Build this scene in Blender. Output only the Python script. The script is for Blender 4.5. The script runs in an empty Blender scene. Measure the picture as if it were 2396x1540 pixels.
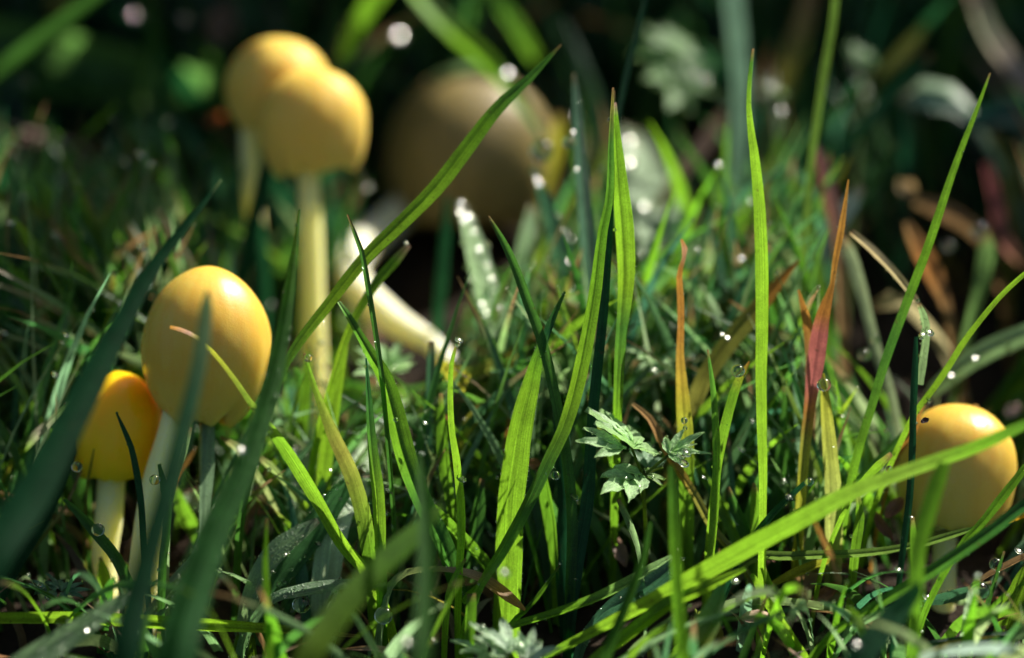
import bpy, math, random
import numpy as np
from mathutils import Vector, Matrix, noise
R_ = math.radians
scene = bpy.context.scene
COL = scene.collection

# ------------------------------------------------------------------ camera, world, sun, exposure
PITCH = R_(28.0)
FOCUS = 0.333                       # metres to the plane of focus
FRAME_W = 0.12                      # metres across the frame there
CAM_H = 0.192
F = Vector((0, math.cos(PITCH), -math.sin(PITCH)))
U = Vector((0, math.sin(PITCH), math.cos(PITCH)))
RT = Vector((1, 0, 0))
CAM = Vector((0, -FOCUS * math.cos(PITCH), CAM_H))

cd = bpy.data.cameras.new('camera')
cam = bpy.data.objects.new('camera', cd)
COL.objects.link(cam)
cam.location = CAM
cam.rotation_euler = (math.pi / 2 - PITCH, 0, 0)
cd.sensor_width = 36.0
cd.sensor_fit = 'HORIZONTAL'
cd.lens = 36.0 * FOCUS / FRAME_W
cd.clip_start = 0.01
cd.clip_end = 60.0
cd.dof.use_dof = True
cd.dof.focus_distance = FOCUS
cd.dof.aperture_fstop = cd.lens / 13.0
scene.camera = cam

SUN = Vector((0.52, 0.60, 0.61)).normalized()      # towards the sun: behind the scene, high on one side
world = bpy.data.worlds.new('World')
scene.world = world
world.use_nodes = True
wn = world.node_tree.nodes
wl = world.node_tree.links
bg = wn['Background']
sky = wn.new('ShaderNodeTexSky')
sky.sky_type = 'NISHITA'
sky.sun_disc = False
sky.air_density = 1.0
sky.dust_density = 2.0
sky.ozone_density = 1.2
sky.sun_elevation = math.asin(SUN.z)
sky.sun_rotation = math.atan2(SUN.x, SUN.y)
wl.new(sky.outputs['Color'], bg.inputs['Color'])
bg.inputs['Strength'].default_value = 0.07

sd = bpy.data.lights.new('sun', 'SUN')
sd.energy = 5.0
sd.angle = R_(0.53)
sd.color = (1.0, 0.95, 0.86)
sun = bpy.data.objects.new('sun', sd)
COL.objects.link(sun)
sun.rotation_euler = SUN.to_track_quat('Z', 'Y').to_euler()
sun.location = SUN * 1.0

scene.view_settings.view_transform = 'Standard'
scene.view_settings.look = 'None'
scene.view_settings.gamma = 1.0
scene.view_settings.use_curve_mapping = False
scene.view_settings.exposure = 1.0
scene.render.engine = 'CYCLES'
scene.cycles.use_denoising = True
scene.cycles.max_bounces = 12
scene.cycles.transmission_bounces = 8
scene.cycles.transparent_max_bounces = 8
scene.cycles.sample_clamp_indirect = 8.0
scene.cycles.caustics_reflective = True
scene.cycles.caustics_refractive = True

rng = random.Random(11)

# ------------------------------------------------------------------ helpers
VW, VH = 2396.0, 1540.0
def P(x, y, d):
    """a point seen at (x, y) in the 2396-wide view, d centimetres behind the plane of focus"""
    D = FOCUS + d * 0.01
    k = FRAME_W / VW * D / FOCUS
    return CAM + F * D + RT * ((x - VW / 2) * k) + U * ((VH / 2 - y) * k)

def mpp(d):
    return FRAME_W / VW * (FOCUS + d * 0.01) / FOCUS

def proj(p):
    q = p - CAM
    D = q.dot(F)
    k = FRAME_W / VW * D / FOCUS
    return VW / 2 + q.x / k, VH / 2 - q.dot(U) / k, (D - FOCUS) * 100

def ground_z(x, y):
    a = noise.noise(Vector((x * 22, y * 22, 3.1))) * 0.0035
    b = noise.noise(Vector((x * 75, y * 75, 8.7))) * 0.0014
    return a + b - 0.001

def link(o, parent=None):
    COL.objects.link(o)
    if parent is not None:
        o.parent = parent
    return o

def mesh_obj(name, verts, faces, mat, parent=None, origin=None, uvs=None, cols=None, smooth=True):
    me = bpy.data.meshes.new(name)
    org = origin if origin is not None else Vector((0, 0, 0))
    me.from_pydata([(v[0] - org[0], v[1] - org[1], v[2] - org[2]) for v in verts], [], faces)
    if cols is not None:
        at = me.attributes.new('Col', 'FLOAT_COLOR', 'POINT')
        at.data.foreach_set('color', np.array([(c[0], c[1], c[2], 1.0) for c in cols], dtype=np.float32).ravel())
    if uvs is not None:
        at = me.attributes.new('blade_uv', 'FLOAT_VECTOR', 'POINT')
        at.data.foreach_set('vector', np.array([(u[0], u[1], u[2] if len(u) > 2 else 0.0) for u in uvs], dtype=np.float32).ravel())
    if smooth:
        me.polygons.foreach_set('use_smooth', [True] * len(me.polygons))
    me.materials.append(mat)
    me.update()
    o = bpy.data.objects.new(name, me)
    if parent is None:
        o.location = org
    return link(o, parent)

def tag(o, label=None, cat=None, group=None, kind=None):
    if label: o['label'] = label
    if cat: o['category'] = cat
    if group: o['group'] = group
    if kind: o['kind'] = kind
    return o

def empty(name, loc):
    o = bpy.data.objects.new(name, None)
    o.empty_display_size = 0.003
    o.location = loc
    return link(o)

def catmull(pts, n):
    """pts: list of equal-length tuples; returns n+1 samples along a centripetal-like spline"""
    a = np.array(pts, dtype=float)
    if len(a) == 2:
        t = np.linspace(0, 1, n + 1)[:, None]
        return a[0] * (1 - t) + a[1] * t
    seg = np.linalg.norm(np.diff(a[:, :3], axis=0), axis=1) + 1e-9
    cum = np.concatenate([[0], np.cumsum(seg)])
    out = []
    for s in np.linspace(0, cum[-1], n + 1):
        i = min(max(int(np.searchsorted(cum, s, side='right')) - 1, 0), len(seg) - 1)
        t = (s - cum[i]) / seg[i]
        p1, p2 = a[i], a[i + 1]
        m1 = ((a[i + 1] - a[i - 1]) / (seg[i] + seg[i - 1]) if i > 0 else (p2 - p1) / seg[i]) * seg[i]
        m2 = ((a[i + 2] - a[i]) / (seg[i] + seg[i + 1]) if i + 2 < len(a) else (p2 - p1) / seg[i]) * seg[i]
        t2, t3 = t * t, t * t * t
        out.append((2 * t3 - 3 * t2 + 1) * p1 + (t3 - 2 * t2 + t) * m1 + (-2 * t3 + 3 * t2) * p2 + (t3 - t2) * m2)
    return np.array(out)

# ------------------------------------------------------------------ materials
def new_mat(name):
    m = bpy.data.materials.new(name)
    m.use_nodes = True
    nt = m.node_tree
    for n in list(nt.nodes):
        nt.nodes.remove(n)
    out = nt.nodes.new('ShaderNodeOutputMaterial')
    return m, nt, out

def nd(nt, typ, **kw):
    n = nt.nodes.new(typ)
    for k, v in kw.items():
        if k in n.inputs.keys():
            n.inputs[k].default_value = v
        else:
            setattr(n, k, v)
    return n

def mathn(nt, op, a, b=None):
    n = nt.nodes.new('ShaderNodeMath'); n.operation = op
    for i, v in enumerate((a, b)):
        if v is None: continue
        if isinstance(v, (int, float)): n.inputs[i].default_value = v
        else: nt.links.new(v, n.inputs[i])
    return n.outputs[0]

def mixc(nt, fac, a, b, mode='MIX'):
    n = nt.nodes.new('ShaderNodeMix'); n.data_type = 'RGBA'; n.blend_type = mode
    for sock, v in ((n.inputs[0], fac), (n.inputs[6], a), (n.inputs[7], b)):
        if isinstance(v, (int, float)): sock.default_value = v
        elif isinstance(v, tuple): sock.default_value = (v[0], v[1], v[2], 1)
        else: nt.links.new(v, sock)
    return n.outputs[2]

def ramp(nt, fac, stops):
    n = nt.nodes.new('ShaderNodeValToRGB')
    el = n.color_ramp.elements
    while len(el) < len(stops): el.new(0.5)
    for e, (p, c) in zip(el, stops):
        e.position = p
        e.color = (c, c, c, 1) if isinstance(c, (int, float)) else (c[0], c[1], c[2], 1)
    nt.links.new(fac, n.inputs[0])
    return n.outputs[0]

def blade_material(name, gloss=0.38, dewy=0.0, refl=0.30, trans_w=0.55, cool=(0.0, 0.005, 0.003), spec=0.25):
    m, nt, out = new_mat(name)
    L = nt.links
    col = nd(nt, 'ShaderNodeAttribute', attribute_name='Col').outputs['Color']
    uv = nd(nt, 'ShaderNodeAttribute', attribute_name='blade_uv').outputs['Vector']
    sep = nd(nt, 'ShaderNodeSeparateXYZ'); L.new(uv, sep.inputs[0])
    u, t, seed = sep.outputs[0], sep.outputs[1], sep.outputs[2]
    # veins: stripes that run along the blade, uneven in width
    comb = nd(nt, 'ShaderNodeCombineXYZ')
    L.new(mathn(nt, 'MULTIPLY', u, 7.0), comb.inputs[0]); L.new(mathn(nt, 'MULTIPLY', t, 2.5), comb.inputs[1]); L.new(seed, comb.inputs[2])
    vein = nd(nt, 'ShaderNodeTexNoise', Scale=1.6, Detail=4.0, Roughness=0.7); L.new(comb.outputs[0], vein.inputs['Vector'])
    veinv = ramp(nt, vein.outputs['Fac'], [(0.3, 0.55), (0.7, 1.25)])
    mid = ramp(nt, mathn(nt, 'ABSOLUTE', u), [(0.0, 1.35), (0.10, 0.85), (0.25, 1.0), (1.0, 1.05)])
    geo = nd(nt, 'ShaderNodeNewGeometry')
    blot = nd(nt, 'ShaderNodeTexNoise', Scale=420.0, Detail=5.0, Roughness=0.65); L.new(geo.outputs['Position'], blot.inputs['Vector'])
    blotv = ramp(nt, blot.outputs['Fac'], [(0.3, 0.72), (0.72, 1.18)])
    fine = nd(nt, 'ShaderNodeTexNoise', Scale=5200.0, Detail=2.0); L.new(geo.outputs['Position'], fine.inputs['Vector'])
    finev = ramp(nt, fine.outputs['Fac'], [(0.3, 0.8), (0.7, 1.15)])
    c = mixc(nt, 1.0, col, veinv, 'MULTIPLY')
    c = mixc(nt, 1.0, c, mid, 'MULTIPLY')
    c = mixc(nt, 1.0, c, blotv, 'MULTIPLY')
    c = mixc(nt, 1.0, c, finev, 'MULTIPLY')
    # fine wear: small brown flecks
    fl = nd(nt, 'ShaderNodeTexNoise', Scale=1500.0, Detail=3.0); L.new(geo.outputs['Position'], fl.inputs['Vector'])
    flv = ramp(nt, fl.outputs['Fac'], [(0.66, 0.0), (0.74, 0.6)])
    c = mixc(nt, flv, c, (0.12, 0.08, 0.03))
    rc = mixc(nt, 1.0, c, (refl, refl, refl), 'MULTIPLY')
    rc = mixc(nt, 1.0, rc, cool, 'ADD')
    if dewy:
        rc = mixc(nt, dewy * 0.22, rc, (0.26, 0.46, 0.22))
    pr = nd(nt, 'ShaderNodeBsdfPrincipled', Roughness=gloss)
    L.new(rc, pr.inputs['Base Color'])
    pr.inputs['Specular IOR Level'].default_value = spec + 0.4 * dewy
    bump = nd(nt, 'ShaderNodeBump', Strength=0.35, Distance=0.00012)
    hsum = mathn(nt, 'ADD', vein.outputs['Fac'], mathn(nt, 'MULTIPLY', fine.outputs['Fac'], 0.35))
    if dewy:
        vo = nd(nt, 'ShaderNodeTexVoronoi', Scale=2600.0); L.new(geo.outputs['Position'], vo.inputs['Vector'])
        bead = ramp(nt, vo.outputs['Distance'], [(0.0, 1.0), (0.45, 0.0)])
        hsum = mathn(nt, 'ADD', hsum, mathn(nt, 'MULTIPLY', bead, 1.4 * dewy))
        bump.inputs['Strength'].default_value = 0.8
        pr.inputs['Coat Weight'].default_value = 0.45 * dewy
        pr.inputs['Coat Roughness'].default_value = 0.22
        pr.inputs['Coat IOR'].default_value = 1.33
        L.new(bump.outputs[0], pr.inputs['Coat Normal'])
    L.new(hsum, bump.inputs['Height'])
    L.new(bump.outputs[0], pr.inputs['Normal'])
    tr = nd(nt, 'ShaderNodeBsdfTranslucent')
    L.new(c, tr.inputs['Color'])
    mx = nd(nt, 'ShaderNodeMixShader', Fac=trans_w)
    L.new(pr.outputs[0], mx.inputs[1]); L.new(tr.outputs[0], mx.inputs[2])
    L.new(mx.outputs[0], out.inputs[0])
    return m

M_BLADE = blade_material('grass_blade_green')
M_DEWY = blade_material('grass_blade_dewy', gloss=0.42, dewy=0.75, trans_w=0.42)
M_FROST = blade_material('leaf_wet_sheen', gloss=0.36, dewy=1.0, trans_w=0.38, refl=0.85)
M_TURF = blade_material('turf_blade', gloss=0.33, refl=0.42, trans_w=0.45, spec=0.45)
M_HERB = blade_material('herb_leaf', gloss=0.42, dewy=0.35, trans_w=0.38, refl=0.9)
M_MATT = blade_material('matt_blade', gloss=0.6, spec=0.05)
M_DRY = blade_material('dry_blade', gloss=0.5, refl=0.55, trans_w=0.45, cool=(0, 0, 0))

def cap_material(name, base, deep, pale, sss=0.92, rough=0.33, fleck=0.25, spec=0.28):
    m, nt, out = new_mat(name)
    L = nt.links
    tc = nd(nt, 'ShaderNodeTexCoord')
    uv = nd(nt, 'ShaderNodeAttribute', attribute_name='blade_uv').outputs['Vector']
    sep = nd(nt, 'ShaderNodeSeparateXYZ'); L.new(uv, sep.inputs[0])
    ang, prof = sep.outputs[0], sep.outputs[1]
    big = nd(nt, 'ShaderNodeTexNoise', Scale=130.0, Detail=4.0, Roughness=0.6); L.new(tc.outputs['Object'], big.inputs['Vector'])
    fine = nd(nt, 'ShaderNodeTexNoise', Scale=3800.0, Detail=3.0, Roughness=0.7); L.new(tc.outputs['Object'], fine.inputs['Vector'])
    # radial streaks running down from the crown
    comb = nd(nt, 'ShaderNodeCombineXYZ')
    L.new(mathn(nt, 'MULTIPLY', mathn(nt, 'COSINE', ang), 3.5), comb.inputs[0])
    L.new(mathn(nt, 'MULTIPLY', mathn(nt, 'SINE', ang), 3.5), comb.inputs[1])
    L.new(mathn(nt, 'MULTIPLY', prof, 1.3), comb.inputs[2])
    streak = nd(nt, 'ShaderNodeTexNoise', Scale=1.6, Detail=5.0, Roughness=0.6); L.new(comb.outputs[0], streak.inputs['Vector'])
    c = mixc(nt, ramp(nt, big.outputs['Fac'], [(0.35, 0.0), (0.7, 0.8)]), base, deep)
    c = mixc(nt, ramp(nt, streak.outputs['Fac'], [(0.48, 0.0), (0.78, 0.6)]), c, deep)
    c = mixc(nt, ramp(nt, fine.outputs['Fac'], [(0.35, 0.0), (0.75, fleck)]), c, pale)
    # paler dull margin low on the cap
    c = mixc(nt, ramp(nt, prof, [(0.62, 0.0), (1.0, 0.45)]), c, pale)
    pr = nd(nt, 'ShaderNodeBsdfPrincipled', Roughness=rough)
    L.new(c, pr.inputs['Base Color'])
    pr.inputs['Subsurface Weight'].default_value = sss
    pr.inputs['Subsurface Radius'].default_value = (1.0, 0.74, 0.24)
    pr.inputs['Subsurface Scale'].default_value = 0.0042
    pr.inputs['Specular IOR Level'].default_value = spec
    L.new(ramp(nt, big.outputs['Fac'], [(0.3, rough - 0.12), (0.7, rough + 0.12)]), pr.inputs['Roughness'])
    bump = nd(nt, 'ShaderNodeBump', Strength=0.4, Distance=0.0001)
    h = mathn(nt, 'ADD', fine.outputs['Fac'], mathn(nt, 'MULTIPLY', streak.outputs['Fac'], 0.8))
    L.new(h, bump.inputs['Height']); L.new(bump.outputs[0], pr.inputs['Normal'])
    L.new(pr.outputs[0], out.inputs[0])
    return m

M_CAP = cap_material('yellow_cap', (0.68, 0.48, 0.08), (0.66, 0.35, 0.025), (0.70, 0.54, 0.15))
M_CAP_PALE = cap_material('pale_yellow_cap', (0.71, 0.50, 0.10), (0.70, 0.41, 0.045), (0.72, 0.56, 0.17), spec=0.16, rough=0.5)
M_CAP_ORANGE = cap_material('orange_yellow_cap', (0.86, 0.55, 0.004), (0.85, 0.47, 0.002), (0.86, 0.57, 0.025), fleck=0.1)
M_CAP_BROWN = cap_material('brown_cap', (0.24, 0.18, 0.058), (0.17, 0.125, 0.036), (0.29, 0.22, 0.085), sss=0.3, spec=0.3, rough=0.5)

def stem_material(name, base, pale):
    m, nt, out = new_mat(name)
    L = nt.links
    uv = nd(nt, 'ShaderNodeAttribute', attribute_name='blade_uv').outputs['Vector']
    mp = nd(nt, 'ShaderNodeMapping'); mp.inputs['Scale'].default_value = (5.0, 3.0, 1.0); L.new(uv, mp.inputs[0])
    fib = nd(nt, 'ShaderNodeTexNoise', Scale=3.0, Detail=5.0, Roughness=0.7); L.new(mp.outputs[0], fib.inputs['Vector'])
    tc = nd(nt, 'ShaderNodeTexCoord')
    fine = nd(nt, 'ShaderNodeTexNoise', Scale=3000.0, Detail=3.0); L.new(tc.outputs['Object'], fine.inputs['Vector'])
    c = mixc(nt, ramp(nt, fib.outputs['Fac'], [(0.35, 0.0), (0.7, 1.0)]), base, pale)
    c = mixc(nt, ramp(nt, fine.outputs['Fac'], [(0.5, 0.0), (0.8, 0.4)]), c, (0.85, 0.80, 0.55))
    pr = nd(nt, 'ShaderNodeBsdfPrincipled', Roughness=0.5)
    L.new(c, pr.inputs['Base Color'])
    pr.inputs['Subsurface Weight'].default_value = 0.8
    pr.inputs['Subsurface Radius'].default_value = (1.0, 0.9, 0.4)
    pr.inputs['Subsurface Scale'].default_value = 0.0050
    bump = nd(nt, 'ShaderNodeBump', Strength=0.4, Distance=0.0001)
    L.new(mathn(nt, 'ADD', fib.outputs['Fac'], mathn(nt, 'MULTIPLY', fine.outputs['Fac'], 0.4)), bump.inputs['Height'])
    L.new(bump.outputs[0], pr.inputs['Normal'])
    L.new(pr.outputs[0], out.inputs[0])
    return m
M_STEM = stem_material('yellow_stem', (0.95, 0.82, 0.26), (0.95, 0.87, 0.40))
M_STEM_PALE = stem_material('cream_stem', (0.88, 0.82, 0.50), (0.90, 0.86, 0.64))
M_STEM_DULL = stem_material('tan_stem', (0.55, 0.42, 0.16), (0.66, 0.54, 0.26))

def gill_material():
    m, nt, out = new_mat('gills_tan')
    pr = nd(nt, 'ShaderNodeBsdfPrincipled', Roughness=0.7)
    tc = nd(nt, 'ShaderNodeTexCoord')
    n = nd(nt, 'ShaderNodeTexNoise', Scale=900.0, Detail=3.0); nt.links.new(tc.outputs['Object'], n.inputs['Vector'])
    nt.links.new(mixc(nt, n.outputs['Fac'], (0.42, 0.24, 0.10), (0.58, 0.40, 0.20)), pr.inputs['Base Color'])
    nt.links.new(pr.outputs[0], out.inputs[0])
    return m
M_GILL = gill_material()

def water_material():
    m, nt, out = new_mat('dew_water')
    g = nd(nt, 'ShaderNodeBsdfPrincipled', Roughness=0.0)
    g.inputs['Base Color'].default_value = (0.93, 1.0, 0.86, 1)  # leaf-green light tinted into the water
    g.inputs['Transmission Weight'].default_value = 1.0
    g.inputs['IOR'].default_value = 1.333
    g.inputs['Specular Tint'].default_value = (1.0, 0.98, 0.80, 1)  # warm sunlight put into the highlight tint
    tc = nd(nt, 'ShaderNodeTexCoord')
    n = nd(nt, 'ShaderNodeTexNoise', Scale=500.0, Detail=1.0); nt.links.new(tc.outputs['Object'], n.inputs['Vector'])
    nt.links.new(ramp(nt, n.outputs['Fac'], [(0.3, 0.05), (0.7, 0.16)]), g.inputs['Roughness'])
    nt.links.new(g.outputs[0], out.inputs[0])
    return m
M_WATER = water_material()

def soil_material():
    m, nt, out = new_mat('dark_soil')
    L = nt.links
    geo = nd(nt, 'ShaderNodeNewGeometry')
    a = nd(nt, 'ShaderNodeTexNoise', Scale=120.0, Detail=8.0, Roughness=0.7); L.new(geo.outputs['Position'], a.inputs['Vector'])
    b = nd(nt, 'ShaderNodeTexNoise', Scale=900.0, Detail=6.0, Roughness=0.7); L.new(geo.outputs['Position'], b.inputs['Vector'])
    v = nd(nt, 'ShaderNodeTexVoronoi', Scale=420.0); L.new(geo.outputs['Position'], v.inputs['Vector'])
    c = mixc(nt, ramp(nt, a.outputs['Fac'], [(0.35, 0.0), (0.7, 1.0)]), (0.012, 0.008, 0.005), (0.040, 0.025, 0.013))
    c = mixc(nt, ramp(nt, b.outputs['Fac'], [(0.55, 0.0), (0.75, 0.6)]), c, (0.085, 0.05, 0.024))
    pr = nd(nt, 'ShaderNodeBsdfPrincipled', Roughness=0.85)
    pr.inputs['Specular IOR Level'].default_value = 0.15
    L.new(c, pr.inputs['Base Color'])
    bump = nd(nt, 'ShaderNodeBump', Strength=0.9, Distance=0.0012)
    L.new(mathn(nt, 'ADD', b.outputs['Fac'], v.outputs['Distance']), bump.inputs['Height'])
    L.new(bump.outputs[0], pr.inputs['Normal'])
    L.new(pr.outputs[0], out.inputs[0])
    return m
M_SOIL = soil_material()

# ------------------------------------------------------------------ ground: one sheet, fine near the scene and coarse far off
def axis(lo, hi, n, far):
    core = list(np.linspace(lo, hi, n))
    left = [-far, -far * 0.4, -far * 0.15]
    right = [far * 0.15, far * 0.4, far]
    return [v for v in left if v < lo - 0.02] + core + [v for v in right if v > hi + 0.02]
gx, gy = axis(-0.22, 0.25, 150, 8.0), axis(-0.20, 0.42, 190, 8.0)
gv, gf = [], []
for y in gy:
    for x in gx:
        edge = max(abs(x) - 0.25, abs(y) - 0.42, 0)
        gv.append((x, y, ground_z(x, y) if edge == 0 else -0.001))
nx = len(gx)
for j in range(len(gy) - 1):
    for i in range(nx - 1):
        gf.append((j * nx + i, j * nx + i + 1, (j + 1) * nx + i + 1, (j + 1) * nx + i))
tag(mesh_obj('ground', gv, gf, M_SOIL), 'dark damp soil under the grass', kind='structure')

# ------------------------------------------------------------------ mushrooms
MASKS = []          # (x, y, rx, ry, d): view areas that loose turf must not cover

def cap_mesh(cx, cy, a, top, bot, d, axis_xy, lean, phimax, rim_wave, seed, notch=None, crease=0.0, sx=1.0, point=0.94):
    """lathe with an egg profile, an in-rolled margin and low irregular waves; returns outer shell and gill disc"""
    c = P(cx, cy, d)
    k = mpp(d)
    ax = (RT * axis_xy[0] + U * axis_xy[1] + F * lean).normalized()
    xx = (RT - ax * RT.dot(ax)).normalized()
    yy = ax.cross(xx)                      # points away from the camera
    NA, NP = 96, 40
    verts, faces, uvs = [], [], []
    def prof(f):
        ph = f * phimax
        r = a * math.sin(ph) ** (point if ph < math.pi / 2 else 0.94)
        z = top * math.cos(ph) if ph < math.pi / 2 else bot * math.cos(ph)
        return r, z
    rows = [i / NP for i in range(1, NP + 1)]
    rr, zr = prof(1.0)
    inner = [(rr - a * 0.035, zr - a * 0.012), (rr - a * 0.085, zr + a * 0.03), (rr - a * 0.11, zr + a * 0.12)]
    ringlist = [(prof(f), f) for f in rows] + [(q, 1.0 + 0.02 * (i + 1)) for i, q in enumerate(inner)]
    verts.append(c + ax * top * k); uvs.append((0, 0))
    for (r, z), f in ringlist:
        for j in range(NA):
            th = 2 * math.pi * j / NA
            x, y = r * math.cos(th) * sx, r * math.sin(th)
            q = Vector((math.cos(th) * 1.2, math.sin(th) * 1.2, f * 1.6 + seed))
            n1 = noise.noise(q) * 0.055 + noise.noise(q * 2.7) * 0.018 + noise.noise(q * 7.0) * 0.004
            n1 *= min(1, f * 3)
            low = max(0.0, (f - 0.55) / 0.45)
            wv = rim_wave * a * low ** 2 * (noise.noise(Vector((math.cos(th) * 1.9, math.sin(th) * 1.9, seed + 9))) + 0.5 * noise.noise(Vector((math.cos(th) * 5, math.sin(th) * 5, seed + 4))))
            if notch:
                dth = math.atan2(math.sin(th - notch[0]), math.cos(th - notch[0]))
                g = math.exp(-(dth / notch[1]) ** 2)
                wv += notch[2] * a * g * low ** 1.4
                x *= 1 - notch[3] * g * low; y *= 1 - notch[3] * g * low
            fold_ = 1 + n1
            if crease:
                fold_ += crease * low * math.cos(3 * th + seed)
            verts.append(c + (xx * x * fold_ + yy * y * fold_ + ax * (z + wv)) * k)
            uvs.append((th, f))
    for j in range(NA):
        faces.append((0, 1 + j, 1 + (j + 1) % NA))
    nr = len(ringlist)
    for i in range(nr - 1):
        for j in range(NA):
            p0, p1 = 1 + i * NA + j, 1 + i * NA + (j + 1) % NA
            faces.append((p0, p0 + NA, p1 + NA, p1))
    # gills: radial folds from the margin to the stem
    gv_, gf_ = [], []
    NG = 160
    r0, z0 = inner[-1]
    for (r, z) in ((r0 * 1.0, z0), (r0 * 0.62, z0 + a * 0.24), (a * 0.12, z0 + a * 0.30)):
        for j in range(NG):
            th = 2 * math.pi * j / NG
            off = a * 0.035 * (1 if j % 2 else -1)
            gv_.append(c + (xx * r * math.cos(th) * sx + yy * r * math.sin(th) + ax * (z + off)) * k)
    for i in range(2):
        for j in range(NG):
            gf_.append((i * NG + j, i * NG + (j + 1) % NG, (i + 1) * NG + (j + 1) % NG, (i + 1) * NG + j))
    MASKS.append((cx, cy, a * 1.02, (top + bot) * 0.5 * 1.02, d))
    return verts, faces, uvs, gv_, gf_

def tube(pts, nseg=24, nring=20, seed=0.0, wob=0.05, extend=True):
    """pts: (x, y, d, width px) from the top down; carried on down into the soil"""
    q = []
    for x, y, d, w in pts:
        p = P(x, y, d)
        q.append((p.x, p.y, p.z, w * mpp(d) / 2))
    if extend and q[-1][2] > 0.0:
        a, b = Vector(q[-2][:3]), Vector(q[-1][:3])
        dr = (b - a).normalized()
        h = q[-1][2] + 0.004
        if dr.z > -0.45: dr = (dr + Vector((0, 0, -0.8))).normalized()
        e = b + dr * (h / -dr.z)
        q.append((e.x, e.y, e.z, q[-1][3] * 1.1))
    s = catmull(q, nseg)
    verts, faces, uvs = [], [], []
    prev = None
    for i, r_ in enumerate(s):
        p = Vector(r_[:3])
        t = Vector(s[min(i + 1, nseg)][:3]) - Vector(s[max(i - 1, 0)][:3]); t.normalize()
        x = prev - t * prev.dot(t) if prev is not None else RT - t * RT.dot(t)
        x.normalize(); prev = x
        y = t.cross(x)
        for j in range(nring):
            th = 2 * math.pi * j / nring
            n1 = 1 + wob * noise.noise(Vector((math.cos(th), math.sin(th), i * 0.12 + seed))) + wob * 0.5 * noise.noise(Vector((math.cos(th) * 4, math.sin(th) * 4, i * 0.03 + seed)))
            verts.append(p + (x * math.cos(th) + y * math.sin(th)) * r_[3] * n1)
            uvs.append((th, i / nseg * 4, seed))
    for i in range(nseg):
        for j in range(nring):
            a0, a1 = i * nring + j, i * nring + (j + 1) % nring
            faces.append((a0, a1, a1 + nring, a0 + nring))
    top = len(verts)
    verts.append(Vector(s[0][:3])); uvs.append((0, 0, seed))
    for j in range(nring):
        faces.append((top, (j + 1) % nring, j))
    return verts, faces, uvs, Vector(s[-1][:3])

def mushroom(label, capm, stemm, cap, stem, seed):
    sv, sf, su, base = tube(stem, seed=seed)
    base = Vector((base.x, base.y, max(base.z, ground_z(base.x, base.y))))
    root = empty('mushroom', base)
    tag(root, label, 'mushroom', 'yellow mushrooms in the grass')
    cv, cf, cu, gv_, gf_ = cap_mesh(seed=seed, **cap)
    co = mesh_obj('cap', cv, cf, capm, root, base, uvs=cu)
    mesh_obj('gills', gv_, gf_, M_GILL, co, base)
    mesh_obj('stem', sv, sf, stemm, root, base, uvs=su)
    return root

mushroom('rear one of the twin pale yellow mushrooms, its cap half hidden behind the other', M_CAP_PALE, M_STEM,
         dict(cx=652, cy=214, a=124, top=126, bot=125, d=6.0, axis_xy=(0.12, 1.0), lean=-0.08, phimax=2.45, rim_wave=0.06),
         [(605, 215, 6.1, 46), (586, 300, 6.1, 46), (590, 450, 6.2, 44), (604, 620, 6.3, 44), (612, 800, 6.4, 46)], 1.7)
mushroom('front one of the twin pale yellow mushrooms, bean-shaped cap on a straight lit stem', M_CAP_PALE, M_STEM,
         dict(cx=734, cy=292, a=128, top=132, bot=158, d=4.9, axis_xy=(-0.07, 1.0), lean=-0.10, phimax=2.34, rim_wave=0.16, crease=0.025),
         [(722, 300, 5.0, 48), (722, 400, 5.0, 50), (728, 560, 5.0, 56), (731, 700, 5.0, 58), (733, 800, 5.0, 62)], 4.2)
mushroom('tall egg-shaped yellow mushroom touching the small orange one', M_CAP, M_STEM,
         dict(cx=482, cy=812, a=151, top=190, bot=196, d=1.1, axis_xy=(0.05, 1.0), lean=-0.06, phimax=2.68, rim_wave=0.13, crease=0.015, point=1.12),
         [(432, 860, 1.2, 62), (406, 1000, 1.1, 68), (366, 1140, 1.0, 72), (342, 1290, 0.9, 72), (334, 1400, 0.9, 74)], 7.9)
mushroom('small bright orange-yellow mushroom beside the tall egg-shaped one', M_CAP_ORANGE, M_STEM,
         dict(cx=273, cy=985, a=106, top=117, bot=200, d=1.5, axis_xy=(0.06, 1.0), lean=-0.05, phimax=2.30, rim_wave=0.09, point=1.05),
         [(268, 1000, 1.5, 62), (262, 1110, 1.5, 66), (254, 1220, 1.4, 66), (244, 1310, 1.4, 60), (256, 1400, 1.3, 44)], 2.6)
mushroom('large blurred brown mushroom in shade with a bent cream stem', M_CAP_BROWN, M_STEM_PALE,
         dict(cx=1100, cy=372, a=203, top=205, bot=240, d=10.0, axis_xy=(0.03, 1.0), lean=0.0, phimax=2.30, rim_wave=0.06),
         [(1000, 440, 10.2, 74), (900, 530, 9.3, 78), (822, 606, 7.7, 82), (838, 676, 6.4, 80), (930, 758, 5.6, 72), (1040, 834, 4.8, 46)], 5.5)
m_lone = mushroom('lone yellow mushroom behind crossing grass blades, dark speck on its crown', M_CAP, M_STEM,
         dict(cx=2238, cy=1092, a=141, top=147, bot=228, d=1.4, axis_xy=(0.07, 1.0), lean=-0.05, phimax=2.20, rim_wave=0.08),
         [(2216, 1130, 1.5, 52), (2212, 1250, 1.5, 56), (2208, 1380, 1.4, 58), (2202, 1520, 1.4, 60)], 9.3)

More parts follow.
